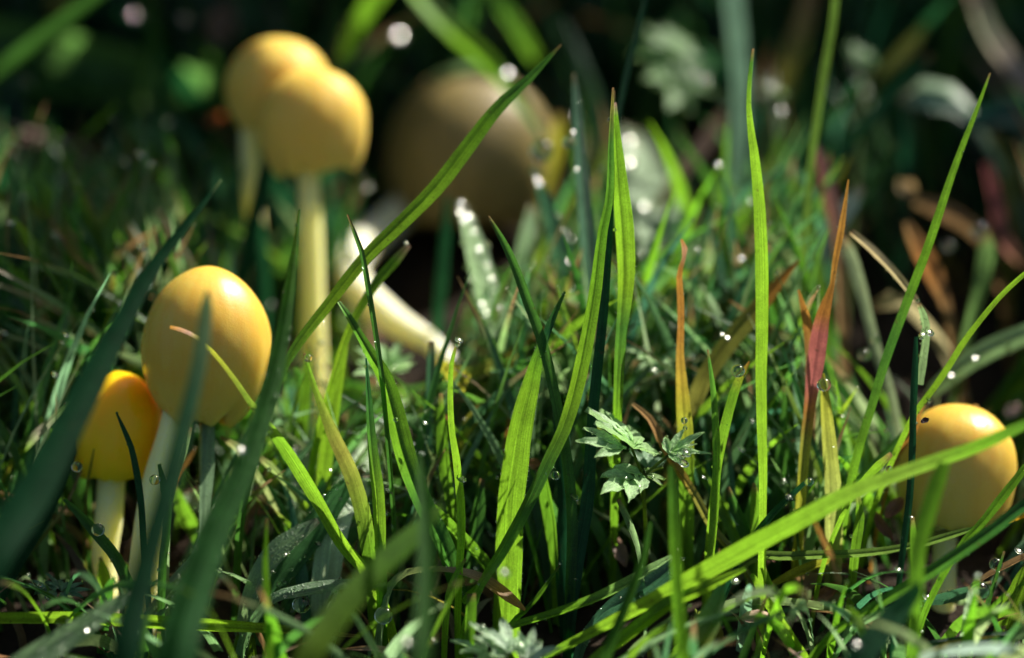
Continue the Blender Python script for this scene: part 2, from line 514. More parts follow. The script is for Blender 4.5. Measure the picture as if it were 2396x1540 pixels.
# ------------------------------------------------------------------ grass blades
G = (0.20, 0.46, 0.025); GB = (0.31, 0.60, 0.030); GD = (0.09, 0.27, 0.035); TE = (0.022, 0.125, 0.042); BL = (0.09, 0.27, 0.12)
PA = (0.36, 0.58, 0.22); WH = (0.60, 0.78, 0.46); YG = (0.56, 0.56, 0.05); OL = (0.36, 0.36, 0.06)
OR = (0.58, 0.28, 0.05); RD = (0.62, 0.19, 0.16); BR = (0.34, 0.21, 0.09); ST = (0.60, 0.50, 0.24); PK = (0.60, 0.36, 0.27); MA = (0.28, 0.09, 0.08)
BEADS = []           # (point, radius) of the finest dew
def jitter(c, r, amt=0.10):
    k = 1 + r.uniform(-amt, amt)
    return (c[0] * k * (1 + r.uniform(-amt, amt)), c[1] * k, c[2] * k * (1 + r.uniform(-amt, amt)))

def stops_at(stops, t):
    if t <= stops[0][0]: return stops[0][1]
    for (a, ca), (b, cb) in zip(stops, stops[1:]):
        if t <= b:
            f = (t - a) / (b - a + 1e-9)
            return tuple(x + (y - x) * f for x, y in zip(ca, cb))
    return stops[-1][1]

SIDES = (-1.0, -0.55, -0.12, 0.0, 0.12, 0.55, 1.0)
def strip(s, lit, fold, seed, twist=0.0, ref=None, gleam=False):
    """s: samples of (x, y, z, width); returns vertices, faces, uvs, and the frames along the strip"""
    n = len(s) - 1
    r = random.Random(seed)
    frames = []
    for i in range(n + 1):
        p = Vector(s[i][:3])
        t = (Vector(s[min(i + 1, n)][:3]) - Vector(s[max(i - 1, 0)][:3])).normalized()
        v = (p - CAM).normalized() if ref is None else ref
        sd_ = t.cross(v)
        if sd_.length < 0.05: sd_ = t.cross(Vector((0.3, 0.2, 1)))
        sd_.normalize()
        frames.append((p, t, sd_, sd_.cross(t)))
    best, bt = 9, 0
    for a in range(-58, 59, 4):
        c, q = math.cos(R_(a)), math.sin(R_(a))
        m = sum(abs((f[3] * c - f[2] * q).dot(SUN)) for f in frames) / len(frames)
        e = abs(m - lit) + abs(a) * 0.0015
        if gleam:           # a wet leaf lies so that its upper side throws the sun to the viewer
            e = 0
            for f in frames:
                h = (SUN + (CAM - f[0]).normalized()).normalized()
                e -= abs((f[3] * c - f[2] * q).dot(h)) / len(frames)
        if e < best: best, bt = e, a
    verts, uvs, fr = [], [], []
    w1, w2 = r.uniform(0, 9), r.uniform(3, 7)
    for i, (p, t, sd_, nn) in enumerate(frames):
        f = i / n
        a = R_(bt + twist * (f - 0.5) + 7 * math.sin(w1 + w2 * f))
        side = sd_ * math.cos(a) + nn * math.sin(a)
        nor = nn * math.cos(a) - sd_ * math.sin(a)
        w = s[i][3] / max(0.45, math.cos(R_(bt))) / 2
        for u in SIDES:
            ww = w * (1 + 0.07 * noise.noise(Vector((f * 9, u, seed * 0.37))) + (0.05 * noise.noise(Vector((f * 40, u * 3, seed * 0.71))) if abs(u) == 1 else 0))
            verts.append(p + side * u * ww + nor * (fold * w * (abs(u) ** 0.8 - 0.4) - 0.10 * w * (1 if abs(u) < 0.05 else 0)))
            uvs.append((u, f, seed * 1.37 % 50))
        fr.append((p, t, side, nor, w))
    k = len(SIDES)
    faces = [(i * k + j, i * k + j + 1, (i + 1) * k + j + 1, (i + 1) * k + j) for i in range(n) for j in range(k - 1)]
    return verts, faces, uvs, fr

NB = [100]
def blade(label, pts, d, stops, lit=0.6, mat=None, name='grass_blade', cat='grass blade', group='single grass blades', fold=None,
          dew=None, dewsize=(0.00010, 0.00028), hairs=0, twist=0.0, ground=True, tip=BR, segs=None, root=None, gleam=False):
    """pts: 'x,y,w x,y,w ...' seen from the tip to the foot; d: depth at tip and foot (or one per point)"""
    NB[0] += 1
    seed = NB[0]
    r = random.Random(seed)
    if dew is None: dew = 0 if mat == M_MATT else 5
    q = [tuple(float(v) for v in a.split(',')) for a in pts.split()]
    L = [0.0]
    for a, b in zip(q, q[1:]): L.append(L[-1] + math.hypot(a[0] - b[0], a[1] - b[1]))
    if isinstance(d, (int, float)): d = (d, d)
    ds = d if len(d) == len(q) and len(q) > 2 else [d[0] + (d[1] - d[0]) * l / L[-1] for l in L]
    w = []
    for (x, y, ww), dd in zip(q, ds):
        p = P(x, y, dd); w.append((p.x, p.y, p.z, ww * mpp(dd)))
    if ground and w[-1][2] > 0.001:
        a, b = Vector(w[-2][:3]), Vector(w[-1][:3])
        dr = (b - a).normalized()
        h = w[-1][2] + 0.002
        hz = Vector((dr.x, dr.y, 0)) * min(1.0, 0.6 / max(0.2, -dr.z))
        ww = w[-1][3]
        m1 = b + hz * h * 0.35 + Vector((0, 0, -0.45 * h))
        m2 = b + hz * h * 0.50 + Vector((0, 0, -h))
        w += [(m1.x, m1.y, m1.z, ww * 0.95), (m2.x, m2.y, m2.z, ww * 0.8)]
    acc = [0.0]
    for a, b in zip(w, w[1:]): acc.append(acc[-1] + math.dist(a[:3], b[:3]))
    ratio = acc[-1] / acc[len(q) - 1]
    n = segs or max(14, min(44, int(L[-1] / 22) + 6))
    s = catmull(w, n)
    s[:, 3] = np.maximum(s[:, 3], 0.00012)
    fold = fold if fold is not None else r.choice((-1, 1)) * r.uniform(0.22, 0.5)
    verts, faces, uvs, fr = strip(s, lit, fold, seed, twist, None, gleam)
    if isinstance(stops[0], (int, float)): stops = [(0.0, tip), (0.035, stops), (1.0, stops)]
    stops = [(t, jitter(c, r, 0.06)) for t, c in stops]
    cols = [stops_at(stops, min(1.0, uv[1] * ratio)) for uv in uvs]
    base = Vector((fr[-1][0].x, fr[-1][0].y, max(fr[-1][0].z, 0)))
    if root is not None:
        o = mesh_obj(name, verts, faces, mat or M_BLADE, root, root.location, uvs=uvs, cols=cols)
        base = root.location
    else:
        o = mesh_obj(name, verts, faces, mat or M_BLADE, None, base, uvs=uvs, cols=cols)
        tag(o, label, cat, group, 'thing')
    for _ in range(dew):
        f = r.random(); i = int(f * 0.9 * n)
        p, t, side, nor, ww = fr[i]
        u = r.choice((-1, 1)) * (1 - 0.75 * r.random() ** 2)
        sg = 1 if nor.dot(F) < 0 else -1
        rad = r.uniform(*dewsize) * r.uniform(0.4, 1)
        BEADS.append((p + side * u * ww + t * r.uniform(-1, 1) * 0.0005 + nor * sg * (rad * 0.6 + abs(fold) * ww * 0.2), rad))
    if hairs:
        hv, hf = [], []
        for _ in range(hairs):
            f = r.random() * (n - 1); i = int(f); g = f - i
            p = fr[i][0].lerp(fr[i + 1][0], g); side, ww = fr[i][2], fr[i][4]
            sgn = r.choice((-1, 1))
            b0 = p + side * sgn * ww + fr[i][3] * fold * ww * 0.6
            l = r.uniform(0.00015, 0.00040)
            dr = (side * sgn + fr[i][1] * -r.uniform(0.2, 0.9) + fr[i][3] * r.uniform(-0.3, 0.3)).normalized()
            k = len(hv); e = fr[i][1] * 0.000025
            hv += [b0 - e - side * sgn * 0.0001, b0 + e - side * sgn * 0.0001, b0 + dr * l]
            hf.append((k, k + 1, k + 2))
        ho = mesh_obj('edge_hairs', hv, hf, M_FROST, o, base, uvs=[(0.5, 0.5, 1)] * len(hv), cols=[WH] * len(hv), smooth=False)
        ho['kind'] = 'stuff'
    return o, fr

DRY = dict(mat=M_DRY, name='dry_grass_blade', cat='dry grass blade', group='dried and coloured grass blades')
STK = dict(mat=M_DRY, name='plant_stalk', cat='plant stalk', group='plant stalks', fold=0.8)
DEWY = dict(mat=M_DEWY, group='dew-covered grass blades')
WET = dict(gleam=True, mat=M_FROST, name='wet_leaf', cat='wet leaf', group='broad wet leaves')

# --- upper left and behind the twin mushrooms
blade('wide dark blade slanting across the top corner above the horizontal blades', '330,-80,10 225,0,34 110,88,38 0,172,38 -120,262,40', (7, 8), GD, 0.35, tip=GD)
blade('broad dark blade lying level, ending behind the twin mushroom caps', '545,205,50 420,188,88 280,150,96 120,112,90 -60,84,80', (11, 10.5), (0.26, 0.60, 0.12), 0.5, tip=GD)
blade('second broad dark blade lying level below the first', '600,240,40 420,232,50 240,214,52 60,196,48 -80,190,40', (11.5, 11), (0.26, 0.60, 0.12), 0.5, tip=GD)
blade('thin yellow-green stalk crossing the level dark blades', '338,-40,18 350,60,20 358,110,22 334,160,20 318,205,18', (10, 9), G, 0.7, **{**STK, 'mat': M_BLADE})
blade('pinkish brown dry blade pointing to the dark gap near the frame edge', '255,368,8 180,342,24 90,322,28 -60,300,26', (9, 8), [(0, BR), (0.4, PK), (1, BR)], 0.5, **DRY)
blade('yellow-green stalk turning brown, slanting down under the pinkish blade', '262,562,10 190,532,22 80,492,24 0,452,24 -90,400,22', (6, 5), [(0, BR), (0.25, ST), (0.5, YG), (1, YG)], 0.7, **STK)
blade('dew-beaded thin blade bending between stalk and dark gap', '140,372,8 164,424,16 188,464,18 224,530,20 236,640,18 252,770,18', (7, 5), PA, 0.5, dew=16, dewsize=(0.0002, 0.0005), **DEWY)
blade('dull blade rising behind the wide teal blade to the same height', '480,376,10 440,470,30 400,560,36 330,690,38 250,800,36', (8, 7), (0.10, 0.22, 0.07), 0.35)
blade('dim green blade beside the rear twin stem', '628,330,14 610,420,30 588,520,36 570,600,34 556,700,34', (5.5, 4.5), TE, 0.4)
blade('short dull blade crossing behind the teal blade low down', '110,566,8 60,620,14 0,676,16 -60,730,16', (5, 5), GD, 0.4)
blade('slim leaning blade with a wet shiny end left of the teal blade', '226,862,14 200,830,30 172,804,28 100,750,26 0,696,26 -70,650,26', (3, 3.5), [(0, WH), (0.12, PA), (0.3, BL), (1, GD)], 0.55, dew=6, **DEWY)
blade('pale curled dry tip with a painted pinkish glint beside the small orange mushroom', '182,928,4 146,962,14 100,1004,22 62,1040,20 32,1074,14 16,1104,10', (1, 1.5), [(0, G), (0.3, PA), (0.45, (0.7, 0.55, 0.45)), (0.7, G), (1, YG)], 0.75, **{**DRY, 'mat': M_BLADE})  # the pinkish middle stop paints a highlight
blade('tiny hooked blade above the pale curled tip', '142,902,8 152,920,14 163,948,12', (2.5, 2.5), PA, 0.6, segs=10)
# --- wide blurred blades close to the camera
blade('very wide dark teal blade sweeping up past the small orange mushroom', '518,420,7 440,520,19 360,620,33 280,760,49 222,870,62 150,1010,74 70,1160,86 -40,1330,93', (-0.8, -4.4), TE, 0.25, tip=PA, segs=40, mat=M_MATT)
blade('broad shaded blade rising at the edge below the teal one', '230,860,17 170,1010,42 120,1130,68 60,1240,76 -30,1390,82', (1.5, 0.5), (0.05, 0.16, 0.06), 0.2, tip=TE, mat=M_MATT)
blade('blurred teal blade crossing in front of the tall egg-shaped cap and its stem', '486,682,10 484,704,25 478,770,34 466,850,36 440,960,38 402,1110,44 362,1250,53 322,1400,66 290,1560,80', (-2.8, -5.2), [(0, PA), (0.10, (0.30, 0.46, 0.22)), (0.3, BL), (0.6, TE), (1, TE)], 0.3, segs=36, mat=M_MATT)
blade('wide blurred blade rising just past the tall egg-shaped cap', '700,490,5 690,580,13 676,690,28 654,820,39 622,950,49 572,1095,59 508,1230,72 450,1390,89 408,1560,100', (-0.6, -4.0), [(0, G), (0.25, GD), (0.5, (0.13, 0.34, 0.09)), (1, (0.08, 0.27, 0.07))], 0.45, segs=40, fold=0.45, dew=40, dewsize=(0.0001, 0.0003), mat=M_MATT)
blade('thin green blade with an orange tip lying across the egg-shaped cap', '398,765,7 428,773,9 462,790,8 500,826,9 545,882,11 588,944,13 632,1000,20 676,1062,28 740,1165,28 800,1270,28 862,1344,26', (-0.6, -0.6, -0.6, -0.6, -0.6, -0.5, -0.3, 0, 0.1, 0.1, 0.1), [(0, OR), (0.06, PK), (0.10, YG), (0.3, (0.24, 0.36, 0.04)), (0.5, G), (1, GB)], 0.75, segs=44)
blade('thin green edge curving beside the egg-shaped cap stem', '446,1000,6 430,1060,12 412,1110,12 398,1180,10 392,1260,10', (0.2, 0.4), PA, 0.7)
blade('dark needle-thin blade in front of the small orange cap', '272,965,4 292,1010,11 308,1050,14 322,1120,16 330,1180,16 336,1267,16', (0.3, 0.3), TE, 0.12, tip=TE)
blade('very faint dark sliver against the small orange cap', '220,1050,3 213,1085,6 205,1125,7', (1.0, 1.1), OL, 0.2, tip=OL, segs=10)
blade('dark green blade below the small orange cap carrying a round drop', '150,1168,8 186,1204,20 224,1247,26 272,1307,26 306,1384,26', (0.0, 0.0), GD, 0.2, tip=GD)
blade('dark upright blade in front of the egg-shaped mushroom stem with a clear drop', '372,1086,8 384,1140,18 391,1190,20 388,1250,20 380,1320,20', (0.2, 0.2), GD, 0.2, tip=GD)
blade('frosted dewy blade hanging straight below the egg-shaped cap', '478,985,32 478,1080,36 474,1180,34 472,1260,28 450,1305,20 410,1345,18 366,1400,18', (1.0, 0.6), (0.30, 0.46, 0.26), 0.5, dew=46, **DEWY)
blade('bright short blade slanting behind the egg-shaped mushroom stem', '402,1135,12 424,1180,32 450,1225,36 476,1275,34', (2, 2), G, 0.8)
blade('pale wet leaf flat on the turf behind the frosted hanging blade', '424,1150,14 450,1168,44 476,1196,52 500,1226,30', (2.8, 2.4), WH, 0.8, **WET)
blade('short green blade by the foot of the small orange mushroom', '196,1095,10 202,1150,24 206,1210,24', (2.2, 2.0), GD, 0.6)
blade('very thin brown straw crossing beside the small orange mushroom foot', '190,1100,6 152,1187,8 110,1245,8 60,1307,8 10,1360,8', (1, 1), [(0, BR), (0.5, OL), (1, GD)], 0.5, **DRY)
blade('little bright green leaf below the small orange mushroom', '234,1304,8 240,1345,28 244,1400,20', (1.0, 1.0), GB, 0.85)
blade('bright wet leaf at the foot of the egg-shaped mushroom', '436,1340,10 412,1375,36 380,1412,40 340,1452,26', (0.5, 0.3), GB, 0.85, dew=14, **DEWY)
blade('orange dry scrap behind the egg-shaped mushroom stem', '458,1048,5 436,1078,14 412,1110,14', (1.8, 1.8), OR, 0.6, segs=10, **DRY)
blade('small pale leaf tip beyond the wide blurred blade', '516,1022,8 540,1036,22 566,1060,16', (1.2, 1.2), (0.5, 0.6, 0.2), 0.7, segs=10)
blade('small pale leaf tip on the other side of the wide blurred blade', '596,1064,8 622,1084,20 650,1106,14', (1.2, 1.2), (0.42, 0.56, 0.16), 0.7, segs=10)
# --- bottom left
blade('long level blade lying along the bottom, half in shade', '842,1490,5 700,1478,16 560,1470,22 400,1462,28 200,1452,30 0,1452,30 -120,1456,30', (-0.1, -0.6), [(0, BR), (0.1, OL), (0.3, GB), (1, GB)], 0.7, dew=6)
blade('curved dewy grey-green blade over the level bottom blade', '316,1378,10 290,1396,24 240,1430,38 180,1472,46 100,1520,54 20,1580,60', (-1.6, -2.2), PA, 0.5, dew=26, dewsize=(0.0002, 0.0005), **DEWY)
blade('short green tip entering from the frame edge', '46,1202,4 20,1206,10 -30,1210,14', (-0.3, -0.3), G, 0.6, segs=10)
blade('broad green dewy leaf lying beside the slanting thin blade', '850,1100,16 800,1150,46 740,1230,64 680,1310,66 620,1400,50', (0.9, 0.6), (0.16, 0.44, 0.14), 0.6, dew=110, dewsize=(0.00015, 0.0004))
blade('narrow dewy leaf lying along the broad green dewy one', '900,1150,10 850,1210,30 800,1280,40 740,1350,40 690,1410,30', (1.3, 0.8), (0.18, 0.48, 0.14), 0.65, dew=60, dewsize=(0.00015, 0.0004))
blade('dull blade hiding the lower part of the rear twin stem', '596,462,10 603,540,34 611,660,46 618,800,46', (5.8, 5.4), TE, 0.35)
blade('dew-edged curled leaf below the dark dewy leaf', '745,1218,14 700,1250,34 650,1290,44 620,1330,44 590,1400,40', (0.6, 0.3), PA, 0.6, dew=40, **DEWY)
blade('frosted leaf near the round clear drops', '880,1364,10 820,1370,26 760,1378,34 690,1390,30 640,1404,22', (0.2, 0.0), (0.26, 0.52, 0.18), 0.5, dew=80, dewsize=(0.0001, 0.0003), **DEWY)
blade('pale dewy leaf hanging beyond the wide blurred blade', '698,1040,22 706,1090,48 704,1150,52 698,1230,40', (1.8, 1.6), PA, 0.6, dew=14, **WET)
blade('yellow-green blade with a drop at its point', '712,826,6 728,880,12 746,930,16 784,1020,32 822,1100,40 848,1180,42 866,1280,38', (0.5, 0.3), [(0, BR), (0.04, G), (0.5, OL), (1, G)], 0.6, dew=5)
blade('bright green blade behind the drop-pointed one', '812,792,8 794,880,24 776,960,34 764,1040,36 756,1110,34', (1.4, 1.3), GB, 0.85)
blade('mid green blade leaning beside the twin stem foot', '722,806,6 716,880,18 706,960,26 696,1060,28 690,1150,28', (2.2, 2.0), G, 0.6)
blade('blurred yellow-green blade slanting up from the bottom edge', '1032,1184,11 985,1238,43 900,1315,52 830,1392,61 770,1470,66 720,1560,69', (-2.2, -4.2), [(0, G), (0.3, G), (1, (0.24, 0.40, 0.03))], 0.65, tip=G, mat=M_MATT)
blade('dim blurred upright blade beside the yellow-green slanting one', '982,1060,7 990,1140,27 998,1270,38 996,1400,41 990,1560,43', (-2.4, -5.0), GD, 0.4, tip=GD, mat=M_MATT)
blade('faint blurred upright blade near the frosted leaf', '622,1215,8 618,1300,14 622,1420,18 626,1560,20', (-1.2, -2.0), G, 0.5, mat=M_MATT)
for i, (x, y0, y1, w, tp) in enumerate(((338, 1492, 1600, 26, 340), (368, 1478, 1600, 24, 372), (548, 1480, 1610, 26, 556), (585, 1486, 1600, 30, 590))):
    blade(('stubby bright blade under the curved dewy blade', 'stubby bright blade beside a whitish leaf at the bottom edge', 'stubby bright blade at the foot of the wide blurred one', 'pointed stubby leaf between level blade and bottom edge')[i],
          f'{tp},{y0},6 {x},{(y0+y1)//2},{w} {x-6},{y1},{w}', (0.3, 0.3), GB, 0.85)
blade('whitish wet leaf standing at the bottom edge', '402,1476,20 392,1500,44 380,1560,44', (0.8, 0.7), WH, 0.85, **WET)
# --- the middle: sharp blades
blade('long bright blade leaning diagonally in front of the blurred brown mushroom', '1313,104,4 1270,150,14 1230,192,21 1167,250,30 1095,342,37 1020,440,37 930,530,35 847,612,31 760,722,26 700,800,23 655,880,21', (0.9, 0.3), [(0, BR), (0.02, GD), (0.16, GD), (0.26, G), (0.45, GB), (0.8, GB), (1, GD)], 0.72, segs=44, fold=0.25)
blade('short bright blade with a chewed end forking off the long diagonal one', '956,572,14 930,602,24 887,648,24 845,716,20 812,780,18', (1.2, 1.0), [(0, PK), (0.08, G), (1, GB)], 0.75)
blade('very thin dark blade crossing the cream stem', '813,502,4 830,545,9 847,592,12 863,680,13 876,760,13 892,870,12', (0.1, 0.1), GD, 0.3)
blade('folded blade widening downward with a blunt dewy point', '792,706,8 812,736,15 839,782,19 868,832,28 899,886,36 923,972,44 945,1060,46 985,1170,42 1040,1280,40', (0.1, 0.3), [(0, PA), (0.05, GD), (0.3, G), (0.6, G), (0.8, GD), (1, GD)], 0.6, fold=0.5, hairs=50, dew=6)
blade('dark and light striped blade standing beside the folded one', '856,838,4 861,920,12 866,1000,18 873,1080,24 882,1160,28 887,1280,28 890,1420,26', (-0.1, 0.1), [(0, TE), (0.3, GD), (0.6, GB), (1, G)], 0.6, fold=0.5)
blade('dewy grey blade with a blunt wet end below the cream stem foot', '1010,798,14 1008,860,20 1006,930,20 1002,1010,18', (1.4, 1.3), BL, 0.3, dew=14, **DEWY)
blade('narrow upright blade with a drop on its point, banded by shadow', '1069,806,5 1058,850,9 1055,905,11 1058,1000,13 1069,1070,16 1080,1170,20 1082,1260,20 1077,1340,20', (-0.1, 0.0), GB, 0.8, hairs=20)
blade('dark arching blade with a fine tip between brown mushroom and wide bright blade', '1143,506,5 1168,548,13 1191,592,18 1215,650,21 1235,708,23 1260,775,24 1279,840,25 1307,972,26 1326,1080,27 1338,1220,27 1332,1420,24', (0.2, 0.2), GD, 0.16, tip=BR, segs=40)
blade('widest sharp blade, glowing yellow-green with hairy edges', '1322,682,5 1291,748,15 1259,832,24 1238,910,40 1216,1000,54 1203,1085,64 1192,1167,70 1187,1270,72 1183,1400,68', (0.2, 0.3), [(0, GD), (0.15, TE), (0.24, G), (0.34, GB), (1, GB)], 0.78, hairs=240, segs=44, fold=0.2, dew=8)
blade('long blade curving down from a fine tip across the widest bright blade', '1434,205,5 1428,330,14 1424,460,20 1407,545,24 1387,700,30 1350,890,32 1318,1000,30 1285,1070,28 1228,1190,26 1170,1295,24 1120,1375,18', (0.2, -0.3), [(0, BR), (0.03, OL), (0.1, GD), (0.28, G), (0.6, GB), (0.75, GD), (1, G)], 0.72, segs=44)  # the darker stop low down paints shade into the blade
blade('bright blade with a sharp reddish tip beside the long curving one', '1439,240,5 1441,330,20 1448,430,32 1457,540,40 1461,640,38 1455,730,28 1448,820,24 1442,960,22', (0.4, 0.5), [(0, PK), (0.03, G), (0.3, GB), (0.6, GB), (0.72, GD), (1, G)], 0.75, fold=0.45, hairs=40)
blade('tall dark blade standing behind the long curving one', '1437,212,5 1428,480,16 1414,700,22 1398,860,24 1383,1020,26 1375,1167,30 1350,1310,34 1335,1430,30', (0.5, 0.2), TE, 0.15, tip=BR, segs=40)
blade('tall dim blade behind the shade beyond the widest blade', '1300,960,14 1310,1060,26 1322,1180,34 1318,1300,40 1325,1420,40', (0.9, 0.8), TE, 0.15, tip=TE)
blade('short yellow-green blade in the gap beyond the widest blade', '1268,1090,10 1278,1150,24 1290,1220,28 1298,1290,22', (0.8, 0.8), G, 0.75)
blade('thin dark blade running off the top edge above the sharp tips', '1516,-30,12 1500,40,14 1474,140,16 1452,240,14 1440,330,12', (2.5, 2.0), TE, 0.2, tip=TE)
blade('dull beaded blade upright beside the brown mushroom', '1343,172,6 1350,240,20 1357,330,26 1367,460,34 1379,600,38 1386,740,36', (2.6, 2.4), (0.14, 0.30, 0.18), 0.3, dew=8, **DEWY)
blade('blurred bright blade coming down from the top edge onto the brown cap', '1270,322,12 1240,272,24 1199,216,32 1127,132,44 1060,72,46 991,0,44 930,-60,40', (7.2, 8.0), [(0, BL), (0.3, G), (0.6, G), (0.8, PA), (1, G)], 0.7, tip=BL)
blade('blurred dim blade behind the bright spot above the brown cap', '1252,140,26 1225,95,36 1196,50,36 1160,0,30 1140,-50,30', (9.5, 10), [(0, G), (1, GD)], 0.5)
blade('yellow-green leaf edge glowing beside the brown cap', '1306,266,14 1304,300,30 1300,345,32 1290,400,26 1272,460,20', (7.5, 7.5), YG, 0.85)
blade('pale leaf arching over the top of the brown cap', '1010,196,14 1050,176,26 1100,168,28 1160,164,20', (9.5, 9.5), PA, 0.7, ground=False, mat=M_FROST, name='wet_leaf', cat='wet leaf', group='broad wet leaves')
blade('beaded pale leaf spear at the foot of the brown mushroom, drops along both edges', '1082,482,20 1096,540,46 1112,600,56 1133,680,62 1152,764,66 1170,830,60', (3.6, 3.0), PA, 0.55, dew=30, dewsize=(0.0003, 0.0007), **WET)
blade('beaded blade leaning behind the arching dark blade', '1254,405,12 1275,470,30 1299,545,46 1320,610,52 1336,680,54 1350,760,50', (4.2, 3.6), BL, 0.4, dew=16, dewsize=(0.0003, 0.0006), **DEWY)
blade('soft pale leaf between the two beaded ones', '1246,480,18 1236,540,40 1222,610,46 1206,700,44', (5.0, 4.5), PA, 0.65, **WET)
blade('broad whitish wet leaf shining behind the bright reddish-tipped blade', '1474,306,40 1494,380,84 1516,460,106 1540,560,100 1552,680,84 1552,800,70', (9.5, 8.4, 7.2, 6.0, 4.8, 4.0), (0.48, 0.64, 0.38), 0.85, **WET)
blade('thin dark blade crossing the whitish wet leaf', '1575,470,8 1545,530,18 1515,600,20 1490,690,18', (4.0, 4.0), TE, 0.2, tip=TE)
blade('dim thin blade standing before the dark hollow under the brown cap', '1046,440,10 1042,540,24 1034,640,28 1026,740,26', (5.0, 5.0), TE, 0.3)
blade('small brown-tipped leaf by the beaded spear', '1300,560,20 1288,620,40 1290,700,36', (5.5, 5), [(0, PK), (0.5, BR), (1, OL)], 0.5, **DRY)
blade('flat yellow leaf turning orange behind the widest blade', '1290,770,16 1240,812,52 1180,850,66 1100,876,58 1020,880,26', (2.8, 2.6), [(0, OR), (0.3, (0.40, 0.34, 0.06)), (0.7, (0.30, 0.36, 0.05)), (1, GD)], 0.7, mat=M_BLADE, name='fallen_leaf', cat='fallen leaf', group='fallen leaves', ground=False)
blade('small yellow-green leaf beside the narrow drop-tipped blade', '1020,850,12 1050,872,40 1090,904,40', (2.0, 1.8), YG, 0.85, mat=M_BLADE, name='fallen_leaf', cat='fallen leaf', group='fallen leaves', ground=False)
blade('bright blade lit in the middle distance behind the widest blade', '1375,700,14 1340,744,44 1300,790,54 1250,836,54', (3.0, 2.6), G, 0.8)
blade('broad white dewy leaf behind the striped blade', '960,930,22 928,980,62 890,1040,74 840,1120,80 790,1200,70', (4.6, 3.6, 2.6, 1.6, 0.9), WH, 0.85, dew=30, **WET)
blade('orange scrap glowing among turf behind the widest blade', '1200,940,10 1196,1000,22 1188,1060,16', (1.6, 1.6), OR, 0.8, segs=10, **DRY)
blade('yellow scrap of leaf among the turf near the narrow drop-tipped blade', '1128,940,8 1108,972,28 1088,1004,24', (1.5, 1.5), YG, 0.85, segs=10, **DRY)
blade('bright blade slanting low behind the narrow drop-tipped blade', '950,1138,10 985,1174,22 1024,1207,28 1090,1272,30 1144,1334,28', (0.6, 0.5), G, 0.8)
blade('arched dead blade turning from grey-green to orange at its end', '1229,1428,5 1205,1410,17 1175,1388,23 1145,1366,22 1119,1351,19 1075,1338,15 1027,1333,13 980,1336,16 947,1344,20 918,1368,22 905,1404,20', (0.0, 0.0), [(0, OR), (0.22, OR), (0.3, BR), (0.45, PK), (0.6, OL), (1, PA)], 0.7, **DRY)
blade('short thin blade pointing up from the arched orange tip', '1311,1321,4 1285,1358,9 1259,1395,11 1228,1430,12 1200,1455,12', (0.1, 0.1), G, 0.5)
blade('hooked bright blade at the bottom beside the lobed pale leaf', '1090,1308,5 1072,1336,12 1054,1380,15 1046,1430,16 1042,1490,16', (-0.2, -0.2), GB, 0.8)
blade('little blunt bright blade under the arched dead blade', '1124,1366,14 1106,1386,22 1082,1410,12', (0.0, 0.0), GB, 0.85, segs=10, ground=False)
blade('upright soft blade behind the arched dead blade', '1098,1390,22 1096,1440,28 1092,1540,26', (-0.6, -0.8), G, 0.6)
blade('olive-green tall blade behind the narrow drop-tipped one', '1128,1120,12 1118,1200,30 1108,1280,34 1104,1360,32', (0.8, 0.8), GD, 0.5)
blade('mid green blade between striped blade and narrow drop-tipped blade', '1032,920,8 1034,1000,22 1042,1100,26 1056,1180,22', (0.9, 0.8), G, 0.6)
# --- right of the middle
blade('orange-tipped blade with a glinting crumpled point', '1594,560,6 1602,586,16 1600,602,10 1589,640,14 1591,700,17 1592,760,16 1590,830,18 1594,900,26 1598,960,32 1602,1030,34 1604,1120,34', (0.7, 0.8), [(0, OR), (0.06, (0.7, 0.4, 0.25)), (0.12, OR), (0.4, OR), (0.6, (0.62, 0.44, 0.05)), (0.75, YG), (1, G)], 0.75, hairs=90, segs=40, **DRY)
blade('dark narrow blade standing beside the drop-capped yellowish one', '1656,818,4 1664,870,10 1671,930,14 1676,1020,17 1678,1080,19 1672,1200,19 1662,1330,17', (-0.1, 0.0), [(0, BR), (0.03, GD), (0.5, G), (1, GB)], 0.55)
blade('yellowish blade capped by a clear drop at its orange point', '1754,846,5 1744,866,16 1728,892,22 1714,936,24 1702,980,25 1688,1040,25 1680,1090,20', (0.1, 0.2), [(0, OR), (0.08, YG), (0.3, G), (1, GB)], 0.8)
blade('tall bright blade with a kink and a band of shadow', '1763,114,5 1757,170,9 1753,240,10 1757,290,14 1768,370,20 1778,470,24 1785,600,28 1786,740,29 1784,880,27 1786,1000,26 1788,1130,22', (-0.4, -0.3), [(0, BR), (0.03, GD), (0.15, GB), (1, GB)], 0.78, segs=44)
blade('slim stalk running off the top edge past the tall kinked blade', '1956,-40,16 1944,60,18 1928,150,20 1910,260,20 1896,370,18 1882,520,18 1874,660,16 1866,820,16', (3.2, 2.8), (0.22, 0.38, 0.05), 0.6, tip=G, **{**STK, 'mat': M_BLADE})
blade('long thin blade rising far above the lone mushroom', '2317,171,4 2290,245,9 2258,328,13 2225,418,16 2198,500,19 2164,600,20 2130,690,21 2078,828,21 2038,960,20 2004,1075,20', (0.5, 0.6), [(0, BR), (0.02, G), (0.5, G), (0.7, GD), (1, G)], 0.62, segs=44)
blade('thin bright blade arching in from the frame edge over the lone mushroom', '2480,580,8 2396,642,11 2340,694,12 2298,744,13 2255,800,14 2218,860,15 2180,916,15 2140,968,14', (0.2, 0.5), GB, 0.72, tip=G)
